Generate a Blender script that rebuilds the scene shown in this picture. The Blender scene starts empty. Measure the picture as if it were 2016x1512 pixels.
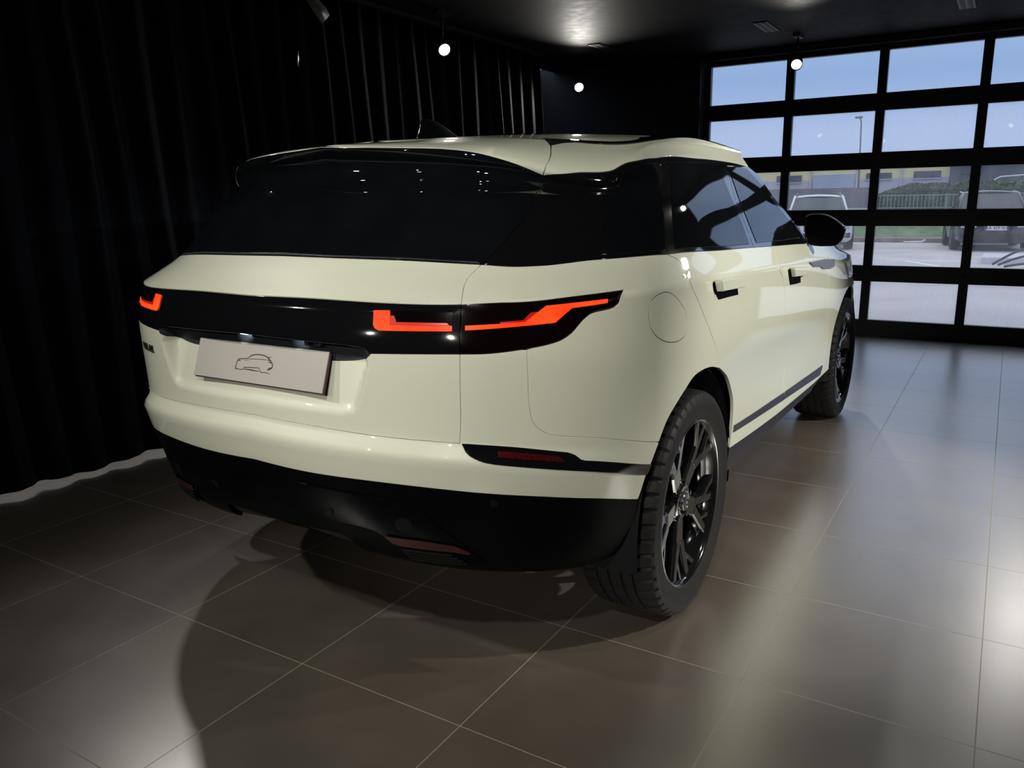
import bpy, bmesh, math, random
import numpy as np
from mathutils import Vector, Matrix
from mathutils.geometry import delaunay_2d_cdt
random.seed(7)
sc = bpy.context.scene
COL = sc.collection
# ------------------------------------------------------------------ camera, sky, exposure
cam_d = bpy.data.cameras.new('camera'); cam = bpy.data.objects.new('camera', cam_d); COL.objects.link(cam); sc.camera = cam
cam_d.sensor_width = 36.0; cam_d.lens = 27.9597; cam_d.clip_end = 500
cam.matrix_world = Matrix([[0.8522, -0.1029, 0.513, 1.773], [0.523, 0.1992, -0.8288, -2.4744], [-0.0169, 0.9745, 0.2236, 1.392], [0, 0, 0, 1]])
sc.view_settings.view_transform = 'Standard'; sc.view_settings.look = 'None'
sc.view_settings.exposure = 0.0; sc.view_settings.gamma = 1.0; sc.view_settings.use_curve_mapping = False
sc.cycles.use_denoising = True
sc.cycles.max_bounces = 10; sc.cycles.transparent_max_bounces = 12; sc.cycles.caustics_reflective = False; sc.cycles.caustics_refractive = False
sc.cycles.sample_clamp_indirect = 6.0
world = bpy.data.worlds.new('overcast_sky'); sc.world = world; world.use_nodes = True
wn = world.node_tree.nodes; wl = world.node_tree.links
bg = wn['Background']; tc = wn.new('ShaderNodeTexCoord'); sep = wn.new('ShaderNodeSeparateXYZ'); rmp = wn.new('ShaderNodeValToRGB')
wl.new(tc.outputs['Generated'], sep.inputs[0]); wl.new(sep.outputs['Z'], rmp.inputs[0]); wl.new(rmp.outputs[0], bg.inputs[0])
_e = rmp.color_ramp.elements
for _ in range(3): _e.new(.5)
for q, (p, c) in zip(_e, ((0., (.47, .59, .86)), (.07, (.44, .56, .84)), (.13, (.30, .455, .74)), (.40, (.80, .90, 1.12)), (1., (1.25, 1.32, 1.5)))): q.position = p; q.color = (*c, 1)
bg.inputs[1].default_value = 1.0
# daylight finds its way in through the glazed door
pl = bpy.data.lights.new('daylight_portal', 'AREA'); pl.shape = 'RECTANGLE'; pl.size = 3.5; pl.size_y = 2.9; pl.cycles.is_portal = True
po = bpy.data.objects.new('daylight_portal', pl); COL.objects.link(po); po.location = (.6, 6.33, 1.45); po.rotation_euler = (-math.pi/2, 0, 0)
# lamps: position, aim, power (their fittings are built further down)
LAMPS = [((-2.1445, 2.9349, 2.56), (0.6, 0.8, 0.6), 60, 84, 0.6, 'bright round spotlight in front of the pleated curtain, nearest of the three lamps ahead'), ((-2.2707, 5.5119, 2.56), (0.4, 1.5, 0.6), 90, 98, 0.6, 'bright round spotlight at the far end of the curtain'), ((-0.0581, 5.5655, 2.58), (0.8, 1.2, 0.6), 90, 80, 0.6, 'bright round spotlight before the glazed door, right of the others'), ((2.22, 5.6, 2.58), (0.9, 1.6, 0.6), 20, 80, 0.6, 'spotlight on the ceiling before the glazed door, out past the right edge'), ((-1.9, -0.1, 2.6), (0.1, -0.6, 0.6), 40, 80, 0.6, 'spotlight on the ceiling over the left rear corner of the white car'), ((-1.7, -2.7, 2.6), (-0.25, -0.95, 0.95), 150, 46, 0.7, 'spotlight on the ceiling behind the white car on the left, near the curtain'), ((-0.9, -5.8, 2.6), (-0.1, -0.9, 0.95), 150, 26, 0.8, 'added unseen spotlight far behind the white car, filling its tail with light'), ((1.6, -2.9, 2.6), (0.75, -0.75, 0.9), 140, 55, 0.8, 'spotlight on the ceiling behind the right rear corner of the white car'), ((-0.2, -2.6, 2.6), (0.0, -2.3, 0.0), 27, 125, 0.9, 'spotlight on the ceiling straight behind the white car, aimed at the floor'), ((2.3, -5.6, 2.6), (0.8, -0.6, 0.9), 330, 26, 0.8, 'added unseen spotlight far behind on the right, brightening the right rear quarter of the white car'), ((2.5, 0.3, 2.6), (0.9, 0.3, 0.6), 45, 95, 0.8, 'spotlight on the ceiling beside the white car on the right'), ((4.4, 1.6, 2.6), (0.95, 1.2, 0.35), 800, 50, 0.6, 'added unseen spotlight far out to the right, brightening the doors of the white car')]  # both far rear lamps and the far right one are added, unseen fill

# ------------------------------------------------------------------ materials
def mat(name, base=(.5, .5, .5), rough=.5, metal=0., coat=0., coat_rough=.03, spec=.5, emit=None, estr=0., build=None, alpha=None, transm=0.):
    m = bpy.data.materials.new(name); m.use_nodes = True
    b = m.node_tree.nodes['Principled BSDF']
    b.inputs['Base Color'].default_value = (*base, 1); b.inputs['Roughness'].default_value = rough; b.inputs['Metallic'].default_value = metal
    b.inputs['Coat Weight'].default_value = coat; b.inputs['Coat Roughness'].default_value = coat_rough
    b.inputs['Specular IOR Level'].default_value = spec; b.inputs['Transmission Weight'].default_value = transm
    if emit: b.inputs['Emission Color'].default_value = (*emit, 1); b.inputs['Emission Strength'].default_value = estr
    if build: build(m.node_tree, b)
    return m
def noise(nt, scale, detail=4., rough=.55, coord='Object', vec=None):
    t = nt.nodes.new('ShaderNodeTexCoord'); n = nt.nodes.new('ShaderNodeTexNoise')
    n.inputs['Scale'].default_value = scale; n.inputs['Detail'].default_value = detail; n.inputs['Roughness'].default_value = rough
    if vec:
        mp = nt.nodes.new('ShaderNodeMapping'); mp.inputs['Scale'].default_value = vec; nt.links.new(t.outputs[coord], mp.inputs[0]); nt.links.new(mp.outputs[0], n.inputs['Vector'])
    else: nt.links.new(t.outputs[coord], n.inputs['Vector'])
    return n
def ramp(nt, src, stops):
    r = nt.nodes.new('ShaderNodeValToRGB'); e = r.color_ramp.elements
    while len(e) < len(stops): e.new(.5)
    for q, (p, c) in zip(e, stops): q.position = p; q.color = (*c, 1)
    nt.links.new(src, r.inputs[0]); return r
def bump(nt, b, src, strength, dist):
    n = nt.nodes.new('ShaderNodeBump'); n.inputs['Strength'].default_value = strength; n.inputs['Distance'].default_value = dist
    nt.links.new(src, n.inputs['Height']); nt.links.new(n.outputs[0], b.inputs['Normal']); return n
def mottled(c0, c1, scale, r0=None, r1=None, vec=None, bmp=0., bd=.01):
    def f(nt, b):
        n = noise(nt, scale, vec=vec); r = ramp(nt, n.outputs['Fac'], [(.3, c0), (.7, c1)]); nt.links.new(r.outputs[0], b.inputs['Base Color'])
        if r0 is not None:
            q = ramp(nt, n.outputs['Fac'], [(.3, (r0,)*3), (.7, (r1,)*3)]); nt.links.new(q.outputs[0], b.inputs['Roughness'])
        if bmp: bump(nt, b, n.outputs['Fac'], bmp, bd)
    return f
M = {}
def paint_flake(nt, b):
    n = noise(nt, 900., 1.); r = ramp(nt, n.outputs['Fac'], [(.35, (.57, .59, .475)), (.65, (.615, .635, .515))]); nt.links.new(r.outputs[0], b.inputs['Base Color'])
M['paint'] = mat('white_car_paint', (.62, .615, .55), .45, coat=1., coat_rough=.02, spec=.4, build=paint_flake)
M['gloss'] = mat('gloss_black', (.004, .004, .005), .06, coat=1., coat_rough=.02)
M['satin'] = mat('satin_black_plastic', (.0014, .0016, .0019), .5, spec=.02, build=mottled((.0012, .0014, .0016), (.0017, .0019, .0022), 60))
M['gloss2'] = mat('black_bumper_lacquer', (.002, .002, .0025), .035, spec=.02, build=mottled((.0015, .0015, .002), (.0025, .0025, .003), 30))
M['matte'] = mat('matte_black', (.005, .005, .006), .8, spec=.2, build=mottled((.004, .004, .005), (.007, .007, .008), 30))
M['clad'] = mat('dark_grey_cladding', (.022, .022, .027), .3, coat=.15, build=mottled((.020, .020, .025), (.025, .025, .030), 40))
M['glass'] = mat('dark_car_glass', (.003, .004, .005), .015, spec=.5, build=mottled((.003, .0035, .0045), (.004, .005, .006), 8))
M['lamp_dark'] = mat('smoked_lamp_lens', (.003, .0012, .0015), .08, spec=.4)
def redglow(nt, b):
    n = noise(nt, 14., 2.); r = ramp(nt, n.outputs['Fac'], [(.3, (1., .035, .003)), (.7, (1., .085, .008))]); nt.links.new(r.outputs[0], b.inputs['Emission Color'])
M['red_lit'] = mat('lit_red_lamp', (.3, .01, .01), .3, spec=.08, emit=(1., .05, .005), estr=1.15, build=redglow)
M['red_dim'] = mat('dim_red_lamp', (.2, .004, .004), .3, emit=(1., .005, .005), estr=.35)
M['red_refl'] = mat('red_reflector', (.05, .003, .004), .15, coat=.4, build=mottled((.028, .002, .003), (.075, .004, .006), 200))
M['red_trim'] = mat('dark_red_trim', (.030, .006, .005), .35, spec=.12)
M['vent'] = mat('dark_chrome', (.20, .20, .23), .15, metal=1.)
M['trim2'] = mat('dull_black_trim', (.0042, .0046, .005), .5, spec=.06, build=mottled((.0038, .0042, .0046), (.0048, .0052, .0056), 40))
M['handle'] = mat('handle_black', (.018, .020, .024), .35, spec=.4, build=mottled((.016, .018, .022), (.020, .022, .026), 30))
M['rocker'] = mat('rocker_black', (.014, .013, .015), .45, spec=.25, build=mottled((.012, .011, .013), (.017, .016, .018), 20))
M['chrome'] = mat('chrome', (.75, .75, .76), .12, metal=1.)
M['rubber'] = mat('tyre_rubber', (.007, .007, .008), .6, spec=.22, build=mottled((.0055, .0055, .006), (.009, .009, .009), 40))
M['rim'] = mat('gloss_black_alloy', (.006, .006, .007), .12, coat=1., coat_rough=.03)
M['disc'] = mat('brake_steel', (.10, .10, .11), .35, metal=1., build=mottled((.08, .08, .09), (.13, .13, .14), 30))
M['plate'] = mat('plate_card', (.38, .365, .33), .4, spec=.3, build=mottled((.37, .355, .32), (.39, .375, .34), 5))
M['plate_ink'] = mat('plate_print', (.045, .012, .016), .5)
M['led'] = mat('plate_lamp', (.8, .85, .9), .3, emit=(.75, .9, 1.), estr=.5)

# ------------------------------------------------------------------ mesh helpers
def link(name, me, m, parent=None, smooth=False):
    o = bpy.data.objects.new(name, me); COL.objects.link(o)
    if m is not None: me.materials.append(m)
    if parent is not None: o.parent = parent
    if smooth:
        for p in me.polygons: p.use_smooth = True
    return o
def mesh(name, V, Fc, m, parent=None, smooth=False):
    me = bpy.data.meshes.new(name); me.from_pydata([tuple(map(float, v)) for v in V], [], [tuple(int(i) for i in f) for f in Fc]); me.update()
    return link(name, me, m, parent, smooth)
def obj_bm(name, bm, m, parent=None, smooth=False, bevel=0.):
    me = bpy.data.meshes.new(name); bmesh.ops.recalc_face_normals(bm, faces=bm.faces); bm.to_mesh(me); bm.free()
    o = link(name, me, m, parent, smooth)
    if bevel:
        b = o.modifiers.new('bevel', 'BEVEL'); b.width = bevel; b.segments = 2; b.limit_method = 'ANGLE'
    return o
def add_box(bm, c, s, rot=None):
    g = bmesh.ops.create_cube(bm, size=1.)['verts']
    Mx = Matrix.Translation(c) @ (rot.to_4x4() if rot is not None else Matrix.Identity(4)) @ Matrix.Diagonal((*s, 1.))
    bmesh.ops.transform(bm, matrix=Mx, verts=g); return g
def add_cyl(bm, a, b, r, r2=None, n=20, cap=True):
    a = Vector(a); b = Vector(b); d = b-a; L = d.length
    g = bmesh.ops.create_cone(bm, cap_ends=cap, segments=n, radius1=r, radius2=r if r2 is None else r2, depth=L)['verts']
    q = Vector((0, 0, 1)).rotation_difference(d)
    bmesh.ops.transform(bm, matrix=Matrix.Translation((a+b)/2) @ q.to_matrix().to_4x4(), verts=g); return g
def box(name, c, s, m, parent=None, bevel=0., rot=None):
    bm = bmesh.new(); add_box(bm, c, s, rot); return obj_bm(name, bm, m, parent, bevel=bevel)
def cyl(name, a, b, r, m, parent=None, r2=None, n=24, bevel=0.):
    bm = bmesh.new(); add_cyl(bm, a, b, r, r2, n); return obj_bm(name, bm, m, parent, smooth=False, bevel=bevel)
def lathe(name, prof, n, m, parent=None, axis='x', smooth=True, flip=False):
    # prof: (along axis, radius); revolved about the axis
    V, Fc = [], []; k = len(prof)
    for i in range(n):
        a = 2*math.pi*i/n; c, s = math.cos(a), math.sin(a)
        for h, r in prof: V.append((h, r*c, r*s) if axis == 'x' else (r*c, r*s, h) if axis == 'z' else (r*c, h, r*s))
    for i in range(n):
        j = (i+1) % n
        for q in range(k-1):
            f = (i*k+q, j*k+q, j*k+q+1, i*k+q+1); Fc.append(f[::-1] if flip else f)
    return mesh(name, V, Fc, m, parent, smooth)
def tube(name, pts, r, m, parent=None, n=8):
    P = [Vector(p) for p in pts]; V, Fc = [], []; up = Vector((0, 0, 1))
    for i, p in enumerate(P):
        d = (P[min(i+1, len(P)-1)]-P[max(i-1, 0)]).normalized(); u = d.cross(up if abs(d.z) < .9 else Vector((1, 0, 0))).normalized(); v = u.cross(d)
        for k in range(n): a = 2*math.pi*k/n; V.append(p+u*(r*math.cos(a))+v*(r*math.sin(a)))
    for i in range(len(P)-1):
        for k in range(n): a = i*n+k; b = i*n+(k+1) % n; Fc.append((a, b, b+n, a+n))
    Fc.append(tuple(range(n))[::-1]); Fc.append(tuple(range((len(P)-1)*n, len(P)*n)))
    return mesh(name, V, Fc, m, parent, True)
def text(name, body, size, m, parent, extrude=.001, space=1.):
    fc = bpy.data.curves.new(name, 'FONT'); fc.body = body; fc.size = size; fc.align_x = 'CENTER'; fc.align_y = 'CENTER'; fc.extrude = extrude; fc.space_character = space
    t = bpy.data.objects.new(name, fc); me = bpy.data.meshes.new_from_object(t); me.name = name; bpy.data.objects.remove(t); bpy.data.curves.remove(fc); me.materials.clear()
    return link(name, me, m, parent)
def empty(name, loc=(0, 0, 0), label=None, cat=None, group=None, rz=0.):
    o = bpy.data.objects.new(name, None); COL.objects.link(o); o.location = loc; o.rotation_euler = (0, 0, rz); o.empty_display_size = .1
    return tag(o, label, cat, group)
def tag(o, label=None, cat=None, group=None, kind=None):
    if label: o['label'] = label
    if cat: o['category'] = cat
    if group: o['group'] = group
    if kind: o['kind'] = kind
    return o
def struct(o): o['kind'] = 'structure'; return o
def _cr(p0, p1, p2, p3, step):
    d = lambda a, b: max(1e-6, np.linalg.norm(b-a))**.5
    t0 = 0.; t1 = t0+d(p0, p1); t2 = t1+d(p1, p2); t3 = t2+d(p2, p3); n = max(1, int(np.linalg.norm(p2-p1)/step)); out = []
    for k in range(n):
        t = t1+(t2-t1)*k/n
        A1 = (t1-t)/(t1-t0)*p0+(t-t0)/(t1-t0)*p1; A2 = (t2-t)/(t2-t1)*p1+(t-t1)/(t2-t1)*p2; A3 = (t3-t)/(t3-t2)*p2+(t-t2)/(t3-t2)*p3
        B1 = (t2-t)/(t2-t0)*A1+(t-t0)/(t2-t0)*A2; B2 = (t3-t)/(t3-t1)*A2+(t-t1)/(t3-t1)*A3
        out.append((t2-t)/(t2-t1)*B1+(t-t1)/(t2-t1)*B2)
    return out
def catmull(P, step=.012):
    # a smooth line through the points, the last point left off
    P = [np.array(p, float) for p in P]
    if len(P) == 2:
        n = max(1, int(np.linalg.norm(P[1]-P[0])/step)); return [P[0]+(P[1]-P[0])*i/n for i in range(n)]
    Q = [2*P[0]-P[1]]+P+[2*P[-1]-P[-2]]
    return [q for i in range(1, len(Q)-2) for q in _cr(*Q[i-1:i+3], step)]
def catmull_loop(P, step=.012):
    P = [np.array(p, float) for p in P]; n = len(P)
    return [q for i in range(n) for q in _cr(P[i-1], P[i], P[(i+1) % n], P[(i+2) % n], step)]
def copy_tree(o, parent=None):
    c = o.copy(); COL.objects.link(c); c.parent = parent
    for ch in list(o.children): copy_tree(ch, c)
    return c

# ---- body surface of the car: F(s, t). s runs round the car from the middle of the tail (s=0) along the right side (s>0);
# t is the height the point has at the middle of the tail.
NE, ME, LC = 2.68, 2.07, 0.643
_ph = np.linspace(0, math.pi/2, 2001)
_ax = 0.93*np.sin(_ph)**(2/NE); _ay = LC*(1-np.cos(_ph)**(2/ME))
_al = np.concatenate([[0], np.cumsum(np.hypot(np.diff(_ax), np.diff(_ay)))])
SR = float(_al[-1])
def pchip_d(x, y):
    # slopes for monotone cubic interpolation; x (n,), y (n, N)
    h = np.diff(x)[:, None]; d = np.diff(y, axis=0)/h
    m = np.zeros_like(y)
    w1 = 2*h[1:]+h[:-1]; w2 = h[1:]+2*h[:-1]
    ok = d[1:]*d[:-1] > 0
    with np.errstate(divide='ignore', invalid='ignore'):
        m[1:-1] = np.where(ok, (w1+w2)/(w1/d[:-1]+w2/d[1:]), 0)
    m[0] = d[0]; m[-1] = d[-1]
    return m
def herm(x, y, m, q):
    # evaluate at q (N,), y and m (n, N) or (n,)
    q = np.clip(q, x[0], x[-1])
    k = np.clip(np.searchsorted(x, q, side='right')-1, 0, len(x)-2)
    if y.ndim == 1: y0, y1, m0, m1 = y[k], y[k+1], m[k], m[k+1]
    else:
        j = np.arange(len(q)); y0, y1, m0, m1 = y[k, j], y[k+1, j], m[k, j], m[k+1, j]
    h = x[k+1]-x[k]; u = (q-x[k])/h
    return y0*(1+2*u)*(1-u)**2+h*m0*u*(1-u)**2+y1*u*u*(3-2*u)-h*m1*u*u*(1-u)
def smooth_d(x, y):
    # plain three-point slopes (no flattening)
    x = np.asarray(x); m = np.zeros(len(x)); d = np.diff(y)/np.diff(x); h = np.diff(x)
    m[1:-1] = (d[:-1]*h[1:]+d[1:]*h[:-1])/(h[1:]+h[:-1]); m[0] = d[0]; m[-1] = d[-1]
    return m
# rows: t, yc, Z at [centre, 0.5, 0.78, end of the tail curve] then at y = YS, half width X at y = YX
YS = [0.5, 1.25, 2.1, 2.95, 3.74]
YX = [-0.38, 0.0, 0.4, 1.25, 2.1, 2.5, 2.874, 3.2]
ROWS = [
 (0.300, -0.62, [.33, .33, .33, .33, .30, .30, .30, .28, .25],  [.80, .80, .80, .80, .80, .80, .80, .80]),
 (0.440, -0.90, [.442, .390, .367, .398, .365, .362, .355, .33, .27], [.915, .94, .942, .940, .940, .93, .92, .90]),
 (0.680, -1.016, [.682, .662, .619, .543, .466, .422, .388, .37, .36], [.952, .958, .950, .942, .944, .948, .956, .95]),
 (0.766, -1.038, [.768, .745, .692, .618, .520, .478, .444, .43, .43], [.956, .962, .948, .938, .940, .948, .960, .955]),
 (0.817, -1.011, [.817, .795, .75, .70, .66, .62, .59, .57, .56], [.957, .963, .944, .926, .932, .948, .962, .957]),
 (1.043, -1.018, [1.043, 1.02, .98, .935, .90, .87, .84, .82, .78], [.960, .963, .956, .948, .950, .956, .961, .950]),
 (1.148, -0.991, [1.145, 1.146, 1.153, 1.152, 1.124, 1.097, 1.066, 1.03, .93], [.948, .950, .947, .941, .938, .936, .932, .92]),
 (1.247, -0.853, [1.247, 1.237, 1.226, 1.233, 1.208, 1.181, 1.150, 1.085, .98], [.902, .903, .900, .894, .886, .875, .855, .82]),
 (1.400, -0.715, [1.40, 1.398, 1.393, 1.39, 1.38, 1.36, 1.32, 1.25, 1.2], [.838, .840, .843, .843, .815, .80, .80, .80]),
 (1.505, -0.632, [1.505, 1.470, 1.428, 1.485, 1.505, 1.500, 1.45, 1.4, 1.3], [.797, .793, .775, .772, .745, .74, .74, .74]),
 (1.535, -0.660, [1.545, 1.503, 1.449, 1.512, 1.535, 1.528, 1.48, 1.42, 1.33], [.786, .778, .756, .752, .725, .72, .72, .72]),
 (1.556, -0.668, [1.560, 1.520, 1.470, 1.530, 1.556, 1.552, 1.50, 1.44, 1.35], [.772, .762, .740, .735, .705, .70, .70, .70]),
 (1.590, -0.560, [1.574, 1.556, 1.522, 1.565, 1.592, 1.585, 1.53, 1.47, 1.38], [.725, .715, .695, .690, .66, .65, .65, .65]),
 (1.620, -0.420, [1.586, 1.579, 1.565, 1.590, 1.614, 1.606, 1.55, 1.49, 1.40], [.650, .645, .630, .625, .60, .59, .59, .59]),
]
def _mid(a, b, f):
    return tuple([a[0]+(b[0]-a[0])*f, a[1]+(b[1]-a[1])*f]+[[p+(q-p)*f for p, q in zip(a[i], b[i])] for i in (2, 3)])
_r = {r[0]: r for r in ROWS}
ROWS = sorted(ROWS+[_mid(_r[.766], _r[.68], .22), _mid(_r[.766], _r[.817], .35), _mid(_r[1.148], _r[1.043], .09), _mid(_r[1.148], _r[1.247], .11)], key=lambda r: r[0])
RT = np.array([r[0] for r in ROWS]); RY = np.array([r[1] for r in ROWS])
_ry_m = pchip_d(RT, RY[:, None])[:, 0]
_zx, _xx = [], []
for t, yc, Z, X in ROWS:
    yj = yc+LC
    q = np.array([-SR, -.5*SR, -.22*SR, 0.]+[y-yj for y in YS]); _zx.append((q, np.array(Z), smooth_d(q, np.array(Z))))
    q = np.array(YX); _xx.append((q, np.array(X), smooth_d(q, np.array(X))))
def F(s, t):
    s = np.atleast_1d(np.asarray(s, float)); t = np.atleast_1d(np.asarray(t, float)); s, t = np.broadcast_arrays(s, t)
    shp = s.shape; s = s.ravel(); t = t.ravel(); sg = np.where(s < 0, -1., 1.); s = np.abs(s)
    n = len(ROWS); Zr = np.empty((n, len(s))); Xr = np.empty((n, len(s)))
    for i in range(n):
        q, z, m = _zx[i]; Zr[i] = herm(q, z, m, s-SR)
        q, x, m = _xx[i]; Xr[i] = herm(q, x, m, np.maximum(RY[i]+LC+(s-SR), -.38))
    for i in (12, 13, 14):      # glasshouse: one lean inward from the waistline
        dz = Zr[i]-Zr[11]; Xr[i] = Xr[11]-.37*dz-.2*dz*dz
    for i, k in ((15, .35), (16, .78), (17, 1.35)): Xr[i] = Xr[14]-.055*k
    zm = pchip_d(RT, Zr); xm = pchip_d(RT, Xr)
    z = herm(RT, Zr, zm, t); X = herm(RT, Xr, xm, t); yc = herm(RT, RY, _ry_m, t)
    fr = np.clip(s, 0, SR); ph = np.interp(fr, _al, _ph)
    x = X*np.sin(ph)**(2/NE)
    y = np.where(s < SR, yc+LC*(1-np.cos(ph)**(2/ME)), yc+LC+(s-SR))
    e = np.clip((y-2.95)/.80, 0, .999)
    x = x*(1-e**2.6)**(1/2.2)
    P = np.stack([sg*x, y, z], -1)
    return P.reshape(shp+(3,))
def FN(s, t):
    # outward unit normal
    e = 1e-3
    s = np.asarray(s, float); t = np.asarray(t, float)
    a = F(np.abs(s)+e, t)-F(np.maximum(np.abs(s)-e, 1e-6), t); b = F(np.abs(s), t+e)-F(np.abs(s), t-e)
    n = np.cross(a, b); n /= np.linalg.norm(n, axis=-1, keepdims=True)+1e-12
    n[..., 0] *= np.where(s < 0, -1., 1.)
    return n

# ------------------------------------------------------------------ the room
ZCEIL, YD, XR_, YB, XL = 2.85, 6.2, 5.2, -6.5, -2.9
def floor_mat(nt, b):
    t = nt.nodes.new('ShaderNodeTexCoord'); sp = nt.nodes.new('ShaderNodeSeparateXYZ'); nt.links.new(t.outputs['Object'], sp.inputs[0])
    def mth(op, a, v=None):
        n = nt.nodes.new('ShaderNodeMath'); n.operation = op
        if isinstance(a, (int, float)): n.inputs[0].default_value = a
        else: nt.links.new(a, n.inputs[0])
        if v is not None:
            if isinstance(v, (int, float)): n.inputs[1].default_value = v
            else: nt.links.new(v, n.inputs[1])
        return n.outputs[0]
    ds, ids = [], []
    for ax, o in (('X', 1.2347), ('Y', -.3363)):
        u = mth('DIVIDE', mth('SUBTRACT', sp.outputs[ax], o), .6); f = mth('FRACT', u); ids.append(mth('FLOOR', u)); ds.append(mth('MINIMUM', f, mth('SUBTRACT', 1., f)))
    d = mth('MINIMUM', ds[0], ds[1]); line = mth('LESS_THAN', d, .0016/.6)
    cid = nt.nodes.new('ShaderNodeCombineXYZ'); nt.links.new(ids[0], cid.inputs[0]); nt.links.new(ids[1], cid.inputs[1])
    wn_ = nt.nodes.new('ShaderNodeTexWhiteNoise'); nt.links.new(cid.outputs[0], wn_.inputs['Vector'])
    n1 = noise(nt, 2.3, 5., .55); n2 = noise(nt, 24., 2., .5)
    mix = mth('ADD', mth('MULTIPLY', n1.outputs['Fac'], .85), mth('MULTIPLY', n2.outputs['Fac'], .15)); mix = mth('ADD', mix, mth('MULTIPLY', mth('SUBTRACT', wn_.outputs['Value'], .5), .10))
    r = ramp(nt, mix, [(.30, (.115, .092, .070)), (.72, (.175, .145, .114))])
    mx = nt.nodes.new('ShaderNodeMix'); mx.data_type = 'RGBA'; nt.links.new(line, mx.inputs['Factor']); nt.links.new(r.outputs[0], mx.inputs['A']); mx.inputs['B'].default_value = (.24, .21, .17, 1)
    nt.links.new(mx.outputs['Result'], b.inputs['Base Color'])
    b.inputs['IOR'].default_value = 2.6; nt.links.new(mth('SUBTRACT', 1., mth('MULTIPLY', line, .9)), b.inputs['Coat Weight']); b.inputs['Coat IOR'].default_value = 2.5; b.inputs['Coat Roughness'].default_value = .285
    q = ramp(nt, n1.outputs['Fac'], [(.3, (.290,)*3), (.7, (.335,)*3)]); ra = mth('ADD', q.outputs[0], mth('MULTIPLY', line, .4)); nt.links.new(ra, b.inputs['Roughness'])
    nt.links.new(mth('SUBTRACT', 1., mth('MULTIPLY', line, .8)), b.inputs['Specular IOR Level'])
    bump(nt, b, mth('SUBTRACT', 0., line), .25, .002)
M['floor'] = mat('floor_tiles', (.1, .09, .08), .3, spec=1.0, build=floor_mat)
M['ceil'] = mat('dark_ceiling', (.02, .02, .022), .5, spec=.05, build=mottled((.010, .011, .014), (.013, .014, .017), 12, .56, .64))
M['wall'] = mat('dark_wall', (.010, .011, .014), .6, build=mottled((.008, .010, .015), (.011, .013, .019), 8))
M['velvet'] = mat('navy_curtain', (.003, .004, .007), .8, spec=.12, build=mottled((.0055, .0075, .0135), (.0085, .0108, .019), 30, vec=(1, 1, .15)))
M['frame'] = mat('black_door_frame', (.008, .009, .012), .45, build=mottled((.007, .008, .011), (.010, .011, .014), 15))
struct(box('floor', (1.2, (YB+YD)/2-.1, -.05), (9.5, YD-YB+.6, .10), M['floor']))
struct(box('ceiling', (1.15, (YB+YD)/2, ZCEIL+.05), (8.2, YD-YB, .10), M['ceil']))
struct(box('wall_right', (XR_+.05, (YB+YD)/2, 1.45), (.10, YD-YB, 2.9), M['wall']))
struct(box('wall_rear', (1.15, YB-.05, 1.45), (8.2, .10, 2.9), M['wall']))
struct(box('wall_left', (-3.30, (YB+YD)/2, 1.45), (.10, YD-YB, 2.9), M['wall']))
struct(box('wall_front', ((-1.15-3.3)/2, YD+.05, 1.45), (3.3-1.15, .10, 2.9), M['wall']))
struct(box('wall_front', ((2.34+5.2)/2, YD+.05, 1.45), (5.2-2.34, .10, 2.9), M['wall']))
struct(box('trim_1', (2.0, YD-.02, 2.815), (6.4, .06, .07), M['frame'], bevel=.006))
struct(box('trim_2', (-1.165, YD-.05, 1.42), (.035, .10, 2.78), M['frame'], bevel=.004))
# glazed sectional door: five sections of panes
PW, PM, PH, PR = .773, .081, .386, .158; X3, Z0 = .640, .1665
def glass_mat(name, haze):
    m = bpy.data.materials.new(name); m.use_nodes = True; nt = m.node_tree; nt.nodes.clear(); out = nt.nodes.new('ShaderNodeOutputMaterial')
    tr = nt.nodes.new('ShaderNodeBsdfTransparent'); tr.inputs[0].default_value = (.94, .96, .98, 1); gl = nt.nodes.new('ShaderNodeBsdfGlossy'); gl.inputs['Roughness'].default_value = .01
    fr = nt.nodes.new('ShaderNodeFresnel'); fr.inputs[0].default_value = 1.45; m1 = nt.nodes.new('ShaderNodeMixShader'); nt.links.new(fr.outputs[0], m1.inputs[0]); nt.links.new(tr.outputs[0], m1.inputs[1]); nt.links.new(gl.outputs[0], m1.inputs[2])
    tl = nt.nodes.new('ShaderNodeBsdfTranslucent'); tl.inputs[0].default_value = (.86, .87, .93, 1)
    n = noise(nt, 2.6, 8., .62, vec=(1.6, 1, .55)); n2 = noise(nt, 70., 5., .7, vec=(1, 1, .25))
    r = ramp(nt, n.outputs['Fac'], [(.32, (haze*.25,)*3), (.70, (haze,)*3)]); mu = nt.nodes.new('ShaderNodeMath'); mu.operation = 'MULTIPLY'; r2 = ramp(nt, n2.outputs['Fac'], [(.3, (.75,)*3), (.7, (1.1,)*3)])
    nt.links.new(r.outputs[0], mu.inputs[0]); nt.links.new(r2.outputs[0], mu.inputs[1])
    m2 = nt.nodes.new('ShaderNodeMixShader'); nt.links.new(mu.outputs[0], m2.inputs[0]); nt.links.new(m1.outputs[0], m2.inputs[1]); nt.links.new(tl.outputs[0], m2.inputs[2]); nt.links.new(m2.outputs[0], out.inputs[0]); return m
GM = [glass_mat('clear_pane', .06), glass_mat('dusty_pane', .30), glass_mat('streaked_pane', .22), glass_mat('dusty_low_pane', .24), glass_mat('grimy_low_pane', .55)]
M['rivet'] = mat('grey_rivet', (.12, .12, .13), .4, metal=.6)
door = empty('door_1', (0, 0, 0)); struct(door)
ncol = 4; x0 = X3-2*(PW+PM); xs = [x0+k*(PW+PM) for k in range(ncol)]
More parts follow.
